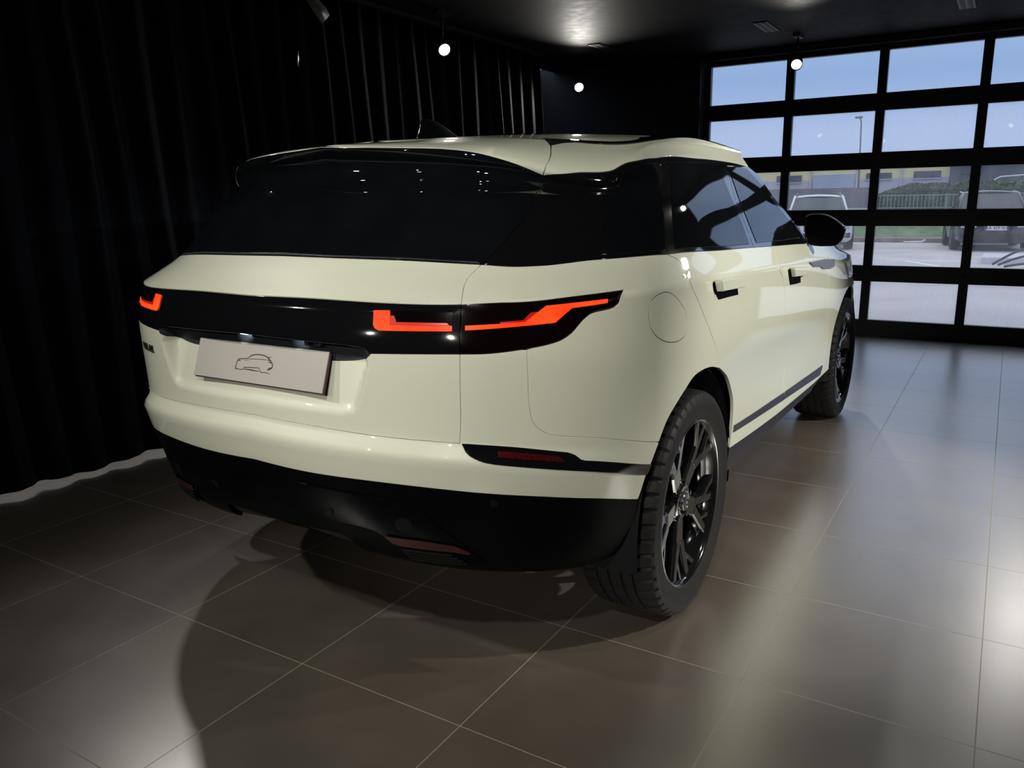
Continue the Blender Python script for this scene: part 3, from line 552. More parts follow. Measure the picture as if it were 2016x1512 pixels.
# ------------------------------------------------------------------ the white car
EDGES, PANELS = [{"lip": [[0,1.2515],[0.1657,1.2521],[0.4355,1.2508],[0.6472,1.2439]],"belt_q": [[0.6472,1.2439],[0.7323,1.2399],[0.821,1.2438],[0.9509,1.2555],[1.0979,1.2548],[1.3245,1.2426]],"belt_r": [[1.3245,1.2426],[1.7469,1.242],[2.0613,1.2444],[2.5788,1.244]],"belt_f": [[2.5788,1.244],[3.0148,1.243],[3.3173,1.2403]],"tg_up": [[0.6472,1.2439],[0.6265,1.2109],[0.6269,1.195],[0.6449,1.1481]],"bar_side": [[0.6449,1.1481],[0.645,1.0979],[0.6463,1.0485]],"tg_low": [[0.6463,1.0485],[0.6438,0.9721],[0.6406,0.876],[0.6362,0.8151]],"bar_top": [[0,1.155],[0.2356,1.157],[0.451,1.1527],[0.5713,1.1492],[0.6449,1.1481]],"bar_bot": [[0,1.0497],[0.156,1.0503],[0.2888,1.0501],[0.3639,1.0488],[0.3981,1.0457]],"bar_bot2": [[0.3981,1.0457],[0.4197,1.0334]],"bar_bot3": [[0.4197,1.0334],[0.5394,1.0412],[0.6463,1.0485]],"handle_low": [[0,0.988],[0.1495,0.9941],[0.2837,0.9948],[0.3575,1.0036],[0.3989,1.0163],[0.4197,1.0334]],"tg_bot": [[0,0.8175],[0.1969,0.8176],[0.4312,0.8134],[0.6362,0.8151]],"lamp_up": [[0.6449,1.1481],[0.7244,1.1494],[0.8108,1.1471],[0.9403,1.1525],[1.0945,1.1562]],"lamp_low_r": [[0.8095,1.0668],[0.8648,1.0756],[0.9006,1.0833],[0.9273,1.0934],[0.9588,1.1118],[0.9838,1.1213],[1.0268,1.1253],[1.0624,1.1282],[1.0793,1.1337],[1.0945,1.1562]],"lamp_low_l": [[0.6463,1.0485],[0.7121,1.0534],[0.8095,1.0668]],"qb_gap": [[0.8096,1.0658],[0.8116,1.0034],[0.8135,0.9315],[0.8249,0.8812],[0.8577,0.8567],[0.9866,0.8448],[1.1559,0.8296],[1.3083,0.8157]],"rear_gap": [[1.3245,1.2426],[1.4323,1.2147],[1.49,1.1753],[1.5326,1.1485],[1.6566,1.1053],[1.771,1.0624],[1.8372,1.0253],[1.8832,0.9549]],"arch_q": [[1.8832,0.9549],[1.7789,0.9816],[1.6772,0.9888],[1.5849,0.9795],[1.5095,0.9461],[1.4407,0.9099],[1.3676,0.8658],[1.3083,0.8157]],"arch_b": [[1.3083,0.8157],[1.2708,0.7796],[1.25,0.7624],[1.1881,0.6627]],"arch_d": [[1.8832,0.9549],[2.0076,0.8865],[2.0955,0.824],[2.1355,0.7925],[2.1307,0.7626],[2.0742,0.6628]],"arch_k": [[1.1881,0.6627],[1.1678,0.5738],[1.1428,0.5275],[1.0957,0.4668],[1.06,0.44]],"white_bot": [[0,0.6835],[0.1903,0.6816],[0.4303,0.686],[0.6319,0.684],[0.8262,0.6765],[0.9717,0.6675],[1.1881,0.6627]],"blk_bot": [[0,0.455],[0.0808,0.4705],[0.2289,0.4981],[0.2548,0.4931],[0.2679,0.4668],[0.3,0.412],[0.44,0.402],[0.56,0.4],[0.71,0.4],[0.85,0.4],[0.95,0.4],[1.02,0.415],[1.06,0.44]],"b_gap": [[2.5788,1.244],[2.6499,1.2213],[2.7104,1.1475],[2.8055,1.114],[2.8683,1.0568],[2.9843,0.8884],[3.022,0.8127],[2.9778,0.771],[2.8421,0.638]],"sill_r": [[2.0742,0.6628],[2.8421,0.638]],"sill_f": [[2.8421,0.638],[3.5141,0.6684],[3.8068,0.6935]],"f_gap": [[3.3173,1.2403],[3.5667,1.2172],[3.7747,1.1723],[3.8693,1.1186],[3.8852,1.0821],[3.8958,1.0145],[3.9579,0.8348],[3.9447,0.7797],[3.8068,0.6935]],"rk_bot": [[1.93,0.41],[2.6,0.41],[3.0,0.41],[3.5,0.42]],"tgd": [[0.7751,1.5187],[0.7609,1.4551],[0.7615,1.3752],[0.7214,1.3248],[0.678,1.2781],[0.6472,1.2439]],"sp_edge": [[0,1.5545],[0.2086,1.557],[0.3692,1.5604],[0.5092,1.5632],[0.61,1.5584],[0.7038,1.5394],[0.7751,1.5187]],"rail_q": [[0.7751,1.5187],[0.9217,1.5546],[1.0576,1.5556]],"rail_q2": [[1.0576,1.5556],[1.1289,1.5599],[1.22,1.5489],[1.3408,1.5362]],"rail_r": [[1.3408,1.5362],[1.6471,1.5366],[2.0935,1.5356]],"rail_f": [[2.0935,1.5356],[2.3347,1.5355],[2.5191,1.5307]],"qf_rear": [[1.0576,1.5556],[0.9976,1.5301],[0.9737,1.4353],[0.9673,1.3218],[0.9509,1.2555]],"qf_front": [[1.3408,1.5362],[1.2797,1.4388],[1.3075,1.3314],[1.3245,1.2426]],"bp": [[2.0935,1.5356],[2.1258,1.4134],[2.2355,1.3164],[2.3102,1.244]],"ap": [[2.5191,1.5307],[2.7381,1.4494],[3.0336,1.3662],[3.3612,1.2606],[3.3173,1.2403]],"roof_seam": [[0.7751,1.5187],[0.8215,1.5671],[0.8025,1.5845],[0.7757,1.6019]],"rg_edge": [[0.7757,1.6019],[0.7974,1.6139],[0.8349,1.619],[0.8914,1.619]],"p0": [[0,0.648],[0.2875,0.6429],[0.4416,0.6406],[0.4971,0.6368]],"p1": [[0.4971,0.6368],[0.517,0.6274],[0.5726,0.583],[0.6407,0.5289],[0.671,0.4938]],"p2": [[0.671,0.4938],[0.6315,0.4812],[0.5427,0.4748],[0.4539,0.4681],[0.42,0.513],[0.3826,0.543],[0.3473,0.549],[0.2608,0.5474],[0.1202,0.5284],[0,0.52]],"rk_r": [[1.93,0.41],[2.0742,0.6628]],"qg_a": [[0.9736,1.2682],[1.0027,1.3467],[0.9929,1.4508],[1.0444,1.5344],[1.1115,1.5458],[1.1857,1.538],[1.305,1.5192]],"qg_b": [[1.305,1.5192],[1.2734,1.4589],[1.2919,1.3688],[1.3023,1.2586]]},{"tailgate_top": ["sym",["lip","tg_up","-bar_top"]],"light_bar": ["sym",["bar_top","bar_side","-bar_bot3","-bar_bot2","-bar_bot"]],"handle": ["sym",["bar_bot","bar_bot2","-handle_low"]],"tailgate_low": ["sym",["handle_low","bar_bot3","tg_low","-tg_bot"]],"bumper": ["sym",["tg_bot","-tg_low","lamp_low_l","qb_gap","arch_b","-white_bot"]],"bumper_low": ["sym",["white_bot","arch_k","-blk_bot"]],"rear_window": ["sym",["sp_edge","tgd","-lip"]],"diffuser": ["sym",["p0","p1","p2"]],"quarter": ["mir",["lamp_up","-lamp_low_r","qb_gap","-arch_q","-rear_gap","-belt_q","tg_up"]],"outer_lamp": ["mir",["lamp_up","-lamp_low_r","-lamp_low_l","-bar_side"]],"rear_door": ["mir",["rear_gap","arch_d","sill_r","-b_gap","-belt_r"]],"front_door": ["mir",["b_gap","sill_f","-f_gap","-belt_f"]],"rocker": ["mir",["sill_r","sill_f",[[3.8068,0.6935],[3.5,0.42]],"-rk_bot","rk_r"]],"d_pillar": ["mir",["rail_q","qf_rear",[[0.9509,1.2555],[0.821,1.2438],[0.7323,1.2399],[0.6472,1.2439]],"-tgd"]],"quarter_frame": ["mir",["rail_q2","qf_front",[[1.3245,1.2426],[1.0979,1.2548],[0.9509,1.2555]],"-qf_rear"]],"rear_frame": ["mir",["rail_r","bp",[[2.3102,1.244],[2.0613,1.2444],[1.7469,1.242],[1.3245,1.2426]],"-qf_front"]],"front_frame": ["mir",["rail_f","ap",[[3.3173,1.2403],[3.0148,1.243],[2.5788,1.244],[2.3102,1.244]],"-bp"]],"quarter_glass": ["mir",["qg_a","qg_b",[[1.3023,1.2586],[0.9736,1.2682]]]],"rear_glass": ["mir",[[[1.3836,1.5147],[1.6497,1.5156],[1.9647,1.5148]],[[1.9647,1.5148],[2.0672,1.4127],[2.168,1.3317],[2.2439,1.2593]],[[2.2439,1.2593],[1.7499,1.2569],[1.3888,1.2555]],[[1.3888,1.2555],[1.376,1.36],[1.3836,1.5147]]]],"front_glass": ["mir",[[[2.1201,1.5164],[2.427,1.5161]],[[2.427,1.5161],[2.6851,1.4374],[2.9633,1.3593],[3.2705,1.2737]],[[3.2705,1.2737],[2.7229,1.2656],[2.3588,1.2624]],[[2.3588,1.2624],[2.1641,1.4324],[2.1201,1.5164]]]],"lamp_l": ["mir",[[[0.4226,1.1344],[0.4649,1.1354]],[[0.4649,1.1354],[0.469,1.1027]],[[0.469,1.1027],[0.6242,1.1055]],[[0.6242,1.1055],[0.6249,1.0952]],[[0.6249,1.0952],[0.4409,1.0902]],[[0.4409,1.0902],[0.4289,1.0949]],[[0.4289,1.0949],[0.4245,1.1027]],[[0.4245,1.1027],[0.4226,1.1344]]]],"lamp_l2": ["mir",[[[0.4685,1.1234],[0.4771,1.1236]],[[0.4771,1.1236],[0.4839,1.1099]],[[0.4839,1.1099],[0.6118,1.1107]],[[0.6118,1.1107],[0.6171,1.1067]],[[0.6171,1.1067],[0.4706,1.1039]],[[0.4706,1.1039],[0.4685,1.1234]]]],"lamp_box": ["mir",[[[0.4695,1.1341],[0.624,1.132]],[[0.624,1.132],[0.6254,1.1114]],[[0.6254,1.1114],[0.4852,1.1105]],[[0.4852,1.1105],[0.4784,1.1247]],[[0.4784,1.1247],[0.4695,1.1341]]]],"lamp_o": ["mir",[[[0.6567,1.106],[0.7231,1.109]],[[0.7231,1.109],[0.8034,1.1125]],[[0.8034,1.1125],[0.8257,1.124]],[[0.8257,1.124],[0.8557,1.138]],[[0.8557,1.138],[0.9256,1.1394]],[[0.9256,1.1394],[1.0351,1.1408]],[[1.0351,1.1408],[1.0353,1.1354]],[[1.0353,1.1354],[0.9258,1.1317]],[[0.9258,1.1317],[0.9029,1.1217]],[[0.9029,1.1217],[0.8806,1.1104]],[[0.8806,1.1104],[0.7951,1.106]],[[0.7951,1.106],[0.7607,1.104]],[[0.7607,1.104],[0.6573,1.0978]],[[0.6573,1.0978],[0.6567,1.106]]]],"lamp_o2": ["mir",[[[0.7415,1.113],[0.7979,1.1153]],[[0.7979,1.1153],[0.8166,1.1277]],[[0.8166,1.1277],[0.8334,1.1289]],[[0.8334,1.1289],[0.8056,1.1139]],[[0.8056,1.1139],[0.7416,1.1103]],[[0.7416,1.1103],[0.7415,1.113]]]],"lamp_box2": ["mir",[[[0.6549,1.1333],[0.7717,1.1335]],[[0.7717,1.1335],[0.8227,1.1353]],[[0.8227,1.1353],[0.7978,1.117]],[[0.7978,1.117],[0.7414,1.1143]],[[0.7414,1.1143],[0.6564,1.1107]],[[0.6564,1.1107],[0.6549,1.1333]]]],"fog_strip": ["mir",[[[0.6423,0.8155],[0.7728,0.815],[0.9161,0.806]],[[0.9161,0.806],[0.9401,0.8004],[0.9622,0.7907],[0.9766,0.7886]],[[0.9766,0.7886],[1.2728,0.7795]],[[1.2728,0.7795],[1.2517,0.7607]],[[1.2517,0.7607],[0.9747,0.7672],[0.7661,0.7735]],[[0.7661,0.7735],[0.72,0.7758],[0.6835,0.7835],[0.6565,0.7968],[0.6423,0.8155]]]],"fog_red": ["mir",[[[0.7347,0.8038],[0.8116,0.8015]],[[0.8116,0.8015],[0.8806,0.7982]],[[0.8806,0.7982],[0.8991,0.7941]],[[0.8991,0.7941],[0.9165,0.786]],[[0.9165,0.786],[0.7393,0.7904]],[[0.7393,0.7904],[0.7347,0.8038]]]],"exh_red": ["mir",[[[0.4036,0.5417],[0.5079,0.5469]],[[0.5079,0.5469],[0.6009,0.5443]],[[0.6009,0.5443],[0.638,0.5294]],[[0.638,0.5294],[0.6313,0.5241]],[[0.6313,0.5241],[0.5969,0.5279]],[[0.5969,0.5279],[0.4473,0.5215]],[[0.4473,0.5215],[0.4199,0.5251]],[[0.4199,0.5251],[0.4036,0.5417]]]],"fin0": ["mir",[[[0.4454,0.5121],[0.5884,0.5182]],[[0.5884,0.5182],[0.5875,0.5147]],[[0.5875,0.5147],[0.447,0.5081]],[[0.447,0.5081],[0.4454,0.5121]]]],"fin1": ["mir",[[[0.4481,0.5029],[0.6001,0.5097]],[[0.6001,0.5097],[0.5991,0.506]],[[0.5991,0.506],[0.4511,0.499]],[[0.4511,0.499],[0.4481,0.5029]]]],"fin2": ["mir",[[[0.452,0.4934],[0.6121,0.5024]],[[0.6121,0.5024],[0.611,0.4984]],[[0.611,0.4984],[0.4549,0.4891]],[[0.4549,0.4891],[0.452,0.4934]]]],"fin3": ["mir",[[[0.4554,0.4828],[0.6195,0.4937]],[[0.6195,0.4937],[0.6183,0.4894]],[[0.6183,0.4894],[0.458,0.4779]],[[0.458,0.4779],[0.4554,0.4828]]]],"strip_r": ["mir",[[[2.1539,0.7729],[3.014,0.771]],[[3.014,0.771],[2.9722,0.7304]],[[2.9722,0.7304],[2.1418,0.7508]],[[2.1418,0.7508],[2.1539,0.7729]]]],"strip_f": ["mir",[[[3.0349,0.7711],[3.9151,0.7713]],[[3.9151,0.7713],[3.8399,0.7171]],[[3.8399,0.7171],[2.9882,0.7318]],[[2.9882,0.7318],[3.0349,0.7711]]]],"hole_r": ["mir",[[[1.7639,1.1384],[1.8615,1.1391]],[[1.8615,1.1391],[2.0498,1.1386]],[[2.0498,1.1386],[2.0785,1.112]],[[2.0785,1.112],[1.9288,1.1126]],[[1.9288,1.1126],[1.8315,1.1126]],[[1.8315,1.1126],[1.7947,1.123]],[[1.7947,1.123],[1.7743,1.1264]],[[1.7743,1.1264],[1.7639,1.1384]]]],"hole_f": ["mir",[[[2.8747,1.1364],[3.0303,1.136]],[[3.0303,1.136],[3.1306,1.1325]],[[3.1306,1.1325],[3.1577,1.1052]],[[3.1577,1.1052],[3.0484,1.1048]],[[3.0484,1.1048],[2.9326,1.1057]],[[2.9326,1.1057],[2.9047,1.1189]],[[2.9047,1.1189],[2.8747,1.1364]]]],"bar_r": ["mir",[[[1.7743,1.1403],[2.0538,1.1393]],[[2.0538,1.1393],[2.0618,1.1254]],[[2.0618,1.1254],[1.7972,1.1267]],[[1.7972,1.1267],[1.7743,1.1403]]]],"bar_f": ["mir",[[[2.9069,1.1384],[3.173,1.1349]],[[3.173,1.1349],[3.1932,1.1207]],[[3.1932,1.1207],[2.937,1.1226]],[[2.937,1.1226],[2.9069,1.1384]]]],"fuel": ["mir",[[[1.3366,1.1376],[1.264,1.1351],[1.228,1.1278],[1.2167,1.1152],[1.2237,1.1024],[1.2506,1.0907],[1.3076,1.0804],[1.3798,1.0748],[1.455,1.0746],[1.5023,1.0814],[1.5189,1.0937],[1.4993,1.1076],[1.4541,1.1203],[1.398,1.1317],[1.3366,1.1376]]]],"tow": ["one",[[[0.493,0.5757],[0.4883,0.5703],[0.4817,0.5658],[0.474,0.5627],[0.4658,0.5613],[0.458,0.5618],[0.4514,0.5642],[0.4466,0.5682],[0.4442,0.5734],[0.4444,0.5794],[0.447,0.5853],[0.4518,0.5908],[0.4584,0.5952],[0.466,0.5981],[0.474,0.5992],[0.4816,0.5986],[0.488,0.5962],[0.4928,0.5923],[0.4953,0.5873],[0.4954,0.5816],[0.493,0.5757]]]],"sens_a": ["mir",[[[0.7301,0.6564],[0.7292,0.6535],[0.7274,0.6508],[0.7249,0.6487],[0.722,0.6473],[0.7189,0.6467],[0.7159,0.6471],[0.7134,0.6483],[0.7115,0.6502],[0.7105,0.6528],[0.7105,0.6557],[0.7114,0.6587],[0.7132,0.6615],[0.7157,0.6637],[0.7186,0.6652],[0.7217,0.6658],[0.7247,0.6655],[0.7272,0.6642],[0.7291,0.6621],[0.7301,0.6594],[0.7301,0.6564]]]],"sens_b": ["mir",[[[0.2496,0.5754],[0.2475,0.5717],[0.2444,0.5681],[0.2404,0.5648],[0.2361,0.5623],[0.2319,0.5607],[0.2282,0.5604],[0.2254,0.5612],[0.2237,0.5633],[0.2234,0.5662],[0.2244,0.5698],[0.2267,0.5736],[0.2299,0.5773],[0.2338,0.5805],[0.2379,0.5828],[0.242,0.5842],[0.2456,0.5845],[0.2484,0.5836],[0.2501,0.5817],[0.2505,0.5789],[0.2496,0.5754]]]],"recess": ["sym",[[[0,1.03],[0.2874,1.0317],[0.4183,1.0333]],[[0.4183,1.0333],[0.3988,0.9649],[0.3784,0.9013]],[[0.3784,0.9013],[0.3691,0.8793],[0.3516,0.8668],[0.3189,0.858]],[[0.3189,0.858],[0.2383,0.8559],[0.0583,0.8506],[0,0.85]]]],"wiper_strip": ["sym",[[[0,1.2525],[0.1652,1.2528],[0.4348,1.252],[0.6425,1.2457]],[[0.6425,1.2457],[0.6317,1.2493]],[[0.6317,1.2493],[0.4322,1.2568],[0.1608,1.2578],[0,1.2585]]]]}]
car = empty('car', (0, 0, 0), 'white SUV with black roof, lit red rear lamps and black wheels on the tiled floor', 'car')
def seg(g):
    if isinstance(g, str): return EDGES[g[1:]][::-1] if g[0] == '-' else EDGES[g]
    return g
def outline(name, step=.012):
    kind, segs = PANELS[name]; L = []
    for g in segs:
        g = seg(g)
        if len(g) > 3 and np.hypot(*(np.array(g[0])-np.array(g[-1]))) < 1e-6:      # one closed smooth loop
            L += catmull_loop(g[:-1], step)
        else: L += catmull(g, step)
    L = [np.array(p) for p in L]
    if kind == 'sym':
        e = np.array(seg(segs[-1])[-1]); L.append(e)
        if abs(L[0][0]) < 1e-6 and abs(L[-1][0]) < 1e-6: left = [np.array([-p[0], p[1]]) for p in L[1:-1]][::-1]
        else: left = [np.array([-p[0], p[1]]) for p in L][::-1]
        L = L+left
    out = [L[0]]
    for p in L[1:]:
        if np.hypot(*(p-out[-1])) > 1e-3: out.append(p)
    if np.hypot(*(out[0]-out[-1])) < 1e-3: out.pop()
    L = np.array(out)
    a = .5*np.sum(L[:, 0]*np.roll(L[:, 1], -1)-np.roll(L[:, 0], -1)*L[:, 1])
    return L if a > 0 else L[::-1]
def inset(L, d):
    if d == 0: return L
    e = np.roll(L, -1, 0)-L; e /= np.linalg.norm(e, axis=1, keepdims=True)+1e-12
    n = np.stack([-e[:, 1], e[:, 0]], 1); n0 = np.roll(n, 1, 0); b = n+n0; b /= (b*n).sum(1, keepdims=True).clip(.35)*1.0+1e-9
    return L+b*d
def sdist(P, L):
    # signed distance to a closed polygon, positive inside
    A = L; B = np.roll(L, -1, 0); out = np.empty(len(P))
    for i0 in range(0, len(P), 1500):
        p = P[i0:i0+1500][:, None]; ab = B-A; u = (((p-A)*ab).sum(-1)/((ab*ab).sum(-1)+1e-12)).clip(0, 1)
        d = np.sqrt((((A+ab*u[..., None])-p)**2).sum(-1)).min(1)
        c = ((A[:, 1] > p[..., 1]) != (B[:, 1] > p[..., 1])) & (p[..., 0] < (B[:, 0]-A[:, 0])*(p[..., 1]-A[:, 1])/(B[:, 1]-A[:, 1]+1e-12)+A[:, 0])
        out[i0:i0+1500] = np.where(c.sum(1) % 2 == 1, d, -d)
    return out
REC = outline('recess', .01)
def dent(s, t):
    # the sunken field round the number plate, deepest under the handle
    sh = s.shape; s = s.ravel(); t = t.ravel(); d = np.zeros(len(s)); k = (np.abs(s) < .75) & (t > .78) & (t < 1.12)
    if k.any():
        P = np.stack([s[k], np.minimum(t[k], 1.0)], 1); q = (sdist(P, REC)/.030).clip(0, 1); q = q*q*(3-2*q)
        dep = .007+.043*((t[k]-.86)/.15).clip(0, 1); d[k] = -q*dep
    return d.reshape(sh)
def G(s, t, off, dn):
    P = F(s, t); n = FN(s, t); d = off+(dent(s, t) if dn else 0)
    return P+n*np.asarray(d)[..., None] if np.ndim(d) else P+n*d
def GN(s, t, off, dn):
    if not dn: return FN(s, t)
    e = .002; a = G(s+e, t, off, 1)-G(s-e, t, off, 1); b = G(s, t+e, off, 1)-G(s, t-e, off, 1); n = np.cross(a, b); return n/(np.linalg.norm(n, axis=-1, keepdims=True)+1e-12)
def skin(name, L, m, parent, off=0., thick=.012, gap=.0016, grid=.03, dn=False, edge=.0016, mirror=False):
    L = inset(L, gap); n = len(L)
    lo, hi = L.min(0), L.max(0); gs, gt = np.meshgrid(np.arange(lo[0], hi[0], grid), np.arange(lo[1], hi[1], grid)); I = np.stack([gs.ravel(), gt.ravel()], 1)
    if len(I): I = I[sdist(I, L) > grid*.35]
    pts = [Vector(p) for p in L]+[Vector(p) for p in I]
    vs, es, fs, ov, oe, of = delaunay_2d_cdt(pts, [], [list(range(n))], 1, 1e-6)
    U = np.array([tuple(v) for v in vs]); P = G(U[:, 0], U[:, 1], off, dn); N = GN(U[:, 0], U[:, 1], off, dn)
    V = list(P); NN = list(N); Fc = [tuple(f) for f in fs]; k0 = len(V)
    Pb = G(L[:, 0], L[:, 1], off, dn); Nb = GN(L[:, 0], L[:, 1], off, dn)
    T = np.roll(Pb, -1, 0)-np.roll(Pb, 1, 0); T /= np.linalg.norm(T, axis=1, keepdims=True)+1e-12; O = np.cross(T, Nb)
    for lev, (o_, d_, w) in enumerate([(0, 0, 0.), (edge*.7, edge*.3, .7), (edge, edge, 1.), (edge, thick, 1.)]):
        V += list(Pb+O*o_-Nb*d_); q = Nb*(1-w)+O*w; NN += list(q/(np.linalg.norm(q, axis=1, keepdims=True)+1e-12))
    for lev in range(3):
        a, b = k0+lev*n, k0+(lev+1)*n
        for i in range(n): j = (i+1) % n; Fc.append((a+i, b+i, b+j, a+j))
    V = np.array(V); NN = np.array(NN)
    def make(V, NN, Fc):
        me = bpy.data.meshes.new(name); me.from_pydata([tuple(v) for v in V], [], Fc); me.update()
        o = link(name, me, m, parent, True); me.normals_split_custom_set_from_vertices([tuple(v) for v in NN]); return o
    o = make(V, NN, Fc)
    if mirror:
        fl = np.array([-1, 1, 1]); return o, make(V*fl, NN*fl, [f[::-1] for f in Fc])
    return o
def panel(pn, name, m, parent=car, label=None, **kw):
    kind = PANELS[pn][0]; r = skin(name, outline(pn, kw.pop('step', .012)), m, parent, mirror=(kind == 'mir'), **kw)
    if label:
        for o in (r if isinstance(r, tuple) else (r,)): o['label'] = label
    return r
def st_of(y, z):
    # (s, t) of the side-surface point at length y and height z
    lo, hi = .31, 1.61
    for _ in range(50):
        t = (lo+hi)/2; yc = float(herm(RT, RY, _ry_m, np.array([t]))[0]); s = y-yc-LC+SR
        if s < SR:
            a, b = 0., SR
            for _ in range(40):
                s = (a+b)/2
                if F(s, t)[0, 1] < y: a = s
                else: b = s
        if F(s, t)[0, 2] < z: lo = t
        else: hi = t
    return np.array([s, t])
P_, W_ = M['paint'], M['gloss']
tg_top = panel('tailgate_top', 'tailgate', P_, grid=.02)
bar = panel('light_bar', 'light_bar', W_, label='gloss black band across the tail')
hd = panel('handle', 'tailgate_handle', M['handle'], dn=True, grid=.012, thick=.02, label='black recess of the tailgate handle')
tg_low = panel('tailgate_low', 'tailgate_lower_panel', P_, dn=True, grid=.010)
bump_ = panel('bumper', 'rear_bumper', P_, grid=.02)
bl = panel('bumper_low', 'rear_valance', M['satin'], label='black lower bumper')
df = panel('diffuser', 'diffuser', M['gloss2'], off=.004, thick=.006, grid=.02)
win = panel('rear_window', 'rear_window', M['glass'], grid=.02)
panel('wiper_strip', 'wiper_cover', M['clad'], off=.003, thick=.004, grid=.012)
q_r, q_l = panel('quarter', 'quarter_panel', P_, grid=.02)
ol = panel('outer_lamp', 'tail_lamp', M['lamp_dark'], grid=.02, label='smoked tail lamp wrapping round the corner')
rd = panel('rear_door', 'rear_door', P_, grid=.02)
fd = panel('front_door', 'front_door', P_, grid=.02)
panel('rocker', 'rocker_panel', M['rocker'])
panel('d_pillar', 'pillar_trim', W_); qf = panel('quarter_frame', 'quarter_window_frame', W_); rf = panel('rear_frame', 'rear_window_frame', W_); ff = panel('front_frame', 'front_window_frame', W_)
for i in (0, 1):
    for pn, par in (('quarter_glass', qf), ('rear_glass', rf), ('front_glass', ff)):
        L = outline(pn)
        kw = dict(off=.002, thick=.003, gap=0, grid=.03)
        if i == 0: skin('pane', L, M['glass'], par[0], **kw)
        else:
            o, p = skin('pane', L, M['glass'], par[1], mirror=True, **kw); bpy.data.objects.remove(o)
def pair(pn, name, m, parents, label=None, **kw):
    o, p = skin(name, outline(pn, .006), m, parents[0], mirror=True, **kw); p.parent = parents[1]
    if label: o['label'] = label; p['label'] = label
    return o, p
barp = (bar, bar)
kw = dict(thick=.002, gap=0, grid=.02, edge=.0005)
pair('lamp_box', 'lamp_lens', M['lamp_dark'], barp, off=.001, **kw); pair('lamp_l', 'light_guide', M['red_lit'], barp, 'glowing red light guide', off=.003, **kw); pair('lamp_l2', 'inner_light_guide', M['red_dim'], barp, 'dim red light guide', off=.002, **kw)
pair('lamp_box2', 'lamp_lens', M['lamp_dark'], ol, off=.001, **kw); pair('lamp_o', 'light_guide', M['red_lit'], ol, 'glowing red light guide', off=.003, **kw); pair('lamp_o2', 'inner_light_guide', M['red_dim'], ol, 'dim red light guide', off=.002, **kw)
fs = panel('fog_strip', 'bumper_insert', W_, off=.002, thick=.003, gap=0); pair('fog_red', 'reflector', M['red_refl'], fs, 'dark red reflector', off=.004, **kw)
pair('exh_red', 'exhaust_trim', M['red_trim'], (df, df), 'dark red trim over the grille', off=.010, **kw)
for i in range(4): pair('fin%d' % i, 'grille_fin', M['trim2'], (df, df), off=.012, thick=.006, gap=0, grid=.02, edge=.001)
pair('tow', 'tow_eye_cover', M['trim2'], (df, df), off=.006, **kw)
pair('sens_a', 'parking_sensor', M['trim2'], (bl, bl), off=.003, thick=.003, gap=0, grid=.01, edge=.001); pair('sens_b', 'parking_sensor', M['trim2'], (bl, bl), off=.007, thick=.003, gap=0, grid=.01, edge=.001)
pair('strip_r', 'door_strip', M['clad'], rd, off=.003, thick=.004, gap=0, grid=.02, edge=.001); pair('strip_f', 'door_strip', M['clad'], fd, off=.003, thick=.004, gap=0, grid=.02, edge=.001)
pair('hole_r', 'handle_recess', M['satin'], rd, off=.0012, thick=.001, gap=0, grid=.01, edge=.0005); pair('hole_f', 'handle_recess', M['satin'], fd, off=.0012, thick=.001, gap=0, grid=.01, edge=.0005)
pair('bar_r', 'door_handle', P_, rd, 'white flush handle, popped out', off=.030, thick=.024, gap=0, grid=.01, edge=.004); pair('bar_f', 'door_handle', P_, fd, 'white flush handle, popped out', off=.026, thick=.020, gap=0, grid=.01, edge=.004)
# fuel flap on the right side only, with its shut line
fl = outline('fuel', .008)
fuel_gap = skin('flap_gap', inset(fl, -.0010), M['matte'], q_r, off=.0004, thick=.001, gap=0, grid=.03, edge=.0002)
skin('fuel_flap', fl, P_, q_r, off=.0008, thick=.001, gap=0, grid=.03, edge=.0006)
# white roof sides and spoiler: from the window line up to the roof row t = 1.62
RGE = [np.array(p) for p in seg('rg_edge')]; RGE += [np.array([RGE[-1][0]+.5, RGE[-1][1]+.002]), np.array([seg('rail_f')[-1][0]-.10, RGE[-1][1]])]
def roofside():
    a = catmull(seg('rail_q'))+catmull(seg('rail_q2'))+catmull(seg('rail_r'))+catmull(seg('rail_f')); a.append(np.array(seg('rail_f')[-1]))
    e = a[-1]; s1 = e[0]-.10
    seam = [np.array(p) for p in catmull(seg('roof_seam'))]+[np.array(seg('roof_seam')[-1])]
    ge = [np.array(p) for p in RGE]
    L = np.array(a+[np.array(e)+np.array([-.03, .045])]+catmull(ge[::-1])+[ge[0]]+seam[::-1][1:-1])
    q = .5*np.sum(L[:, 0]*np.roll(L[:, 1], -1)-np.roll(L[:, 0], -1)*L[:, 1])
    return L if q > 0 else L[::-1]
roof_r, roof_l = skin('roof_side', roofside(), P_, car, mirror=True, grid=.02)
def spoiler():
    a = catmull(seg('sp_edge')); a.append(np.array(seg('sp_edge')[-1]))
    seam = [np.array(p) for p in catmull(seg('roof_seam'))]+[np.array(seg('roof_seam')[-1])]
    top0 = np.array([RGE[0][0]-.05, 1.6199]); R = a+seam[1:]+catmull([top0, np.array([0, 1.6199])])+[np.array([0, 1.6199])]
    Lf = [np.array([-p[0], p[1]]) for p in R[1:-1]][::-1]; L = np.array(R+Lf)
    q = .5*np.sum(L[:, 0]*np.roll(L[:, 1], -1)-np.roll(L[:, 0], -1)*L[:, 1])
    return L if q > 0 else L[::-1]
spo = skin('spoiler', spoiler(), P_, car, grid=.02)
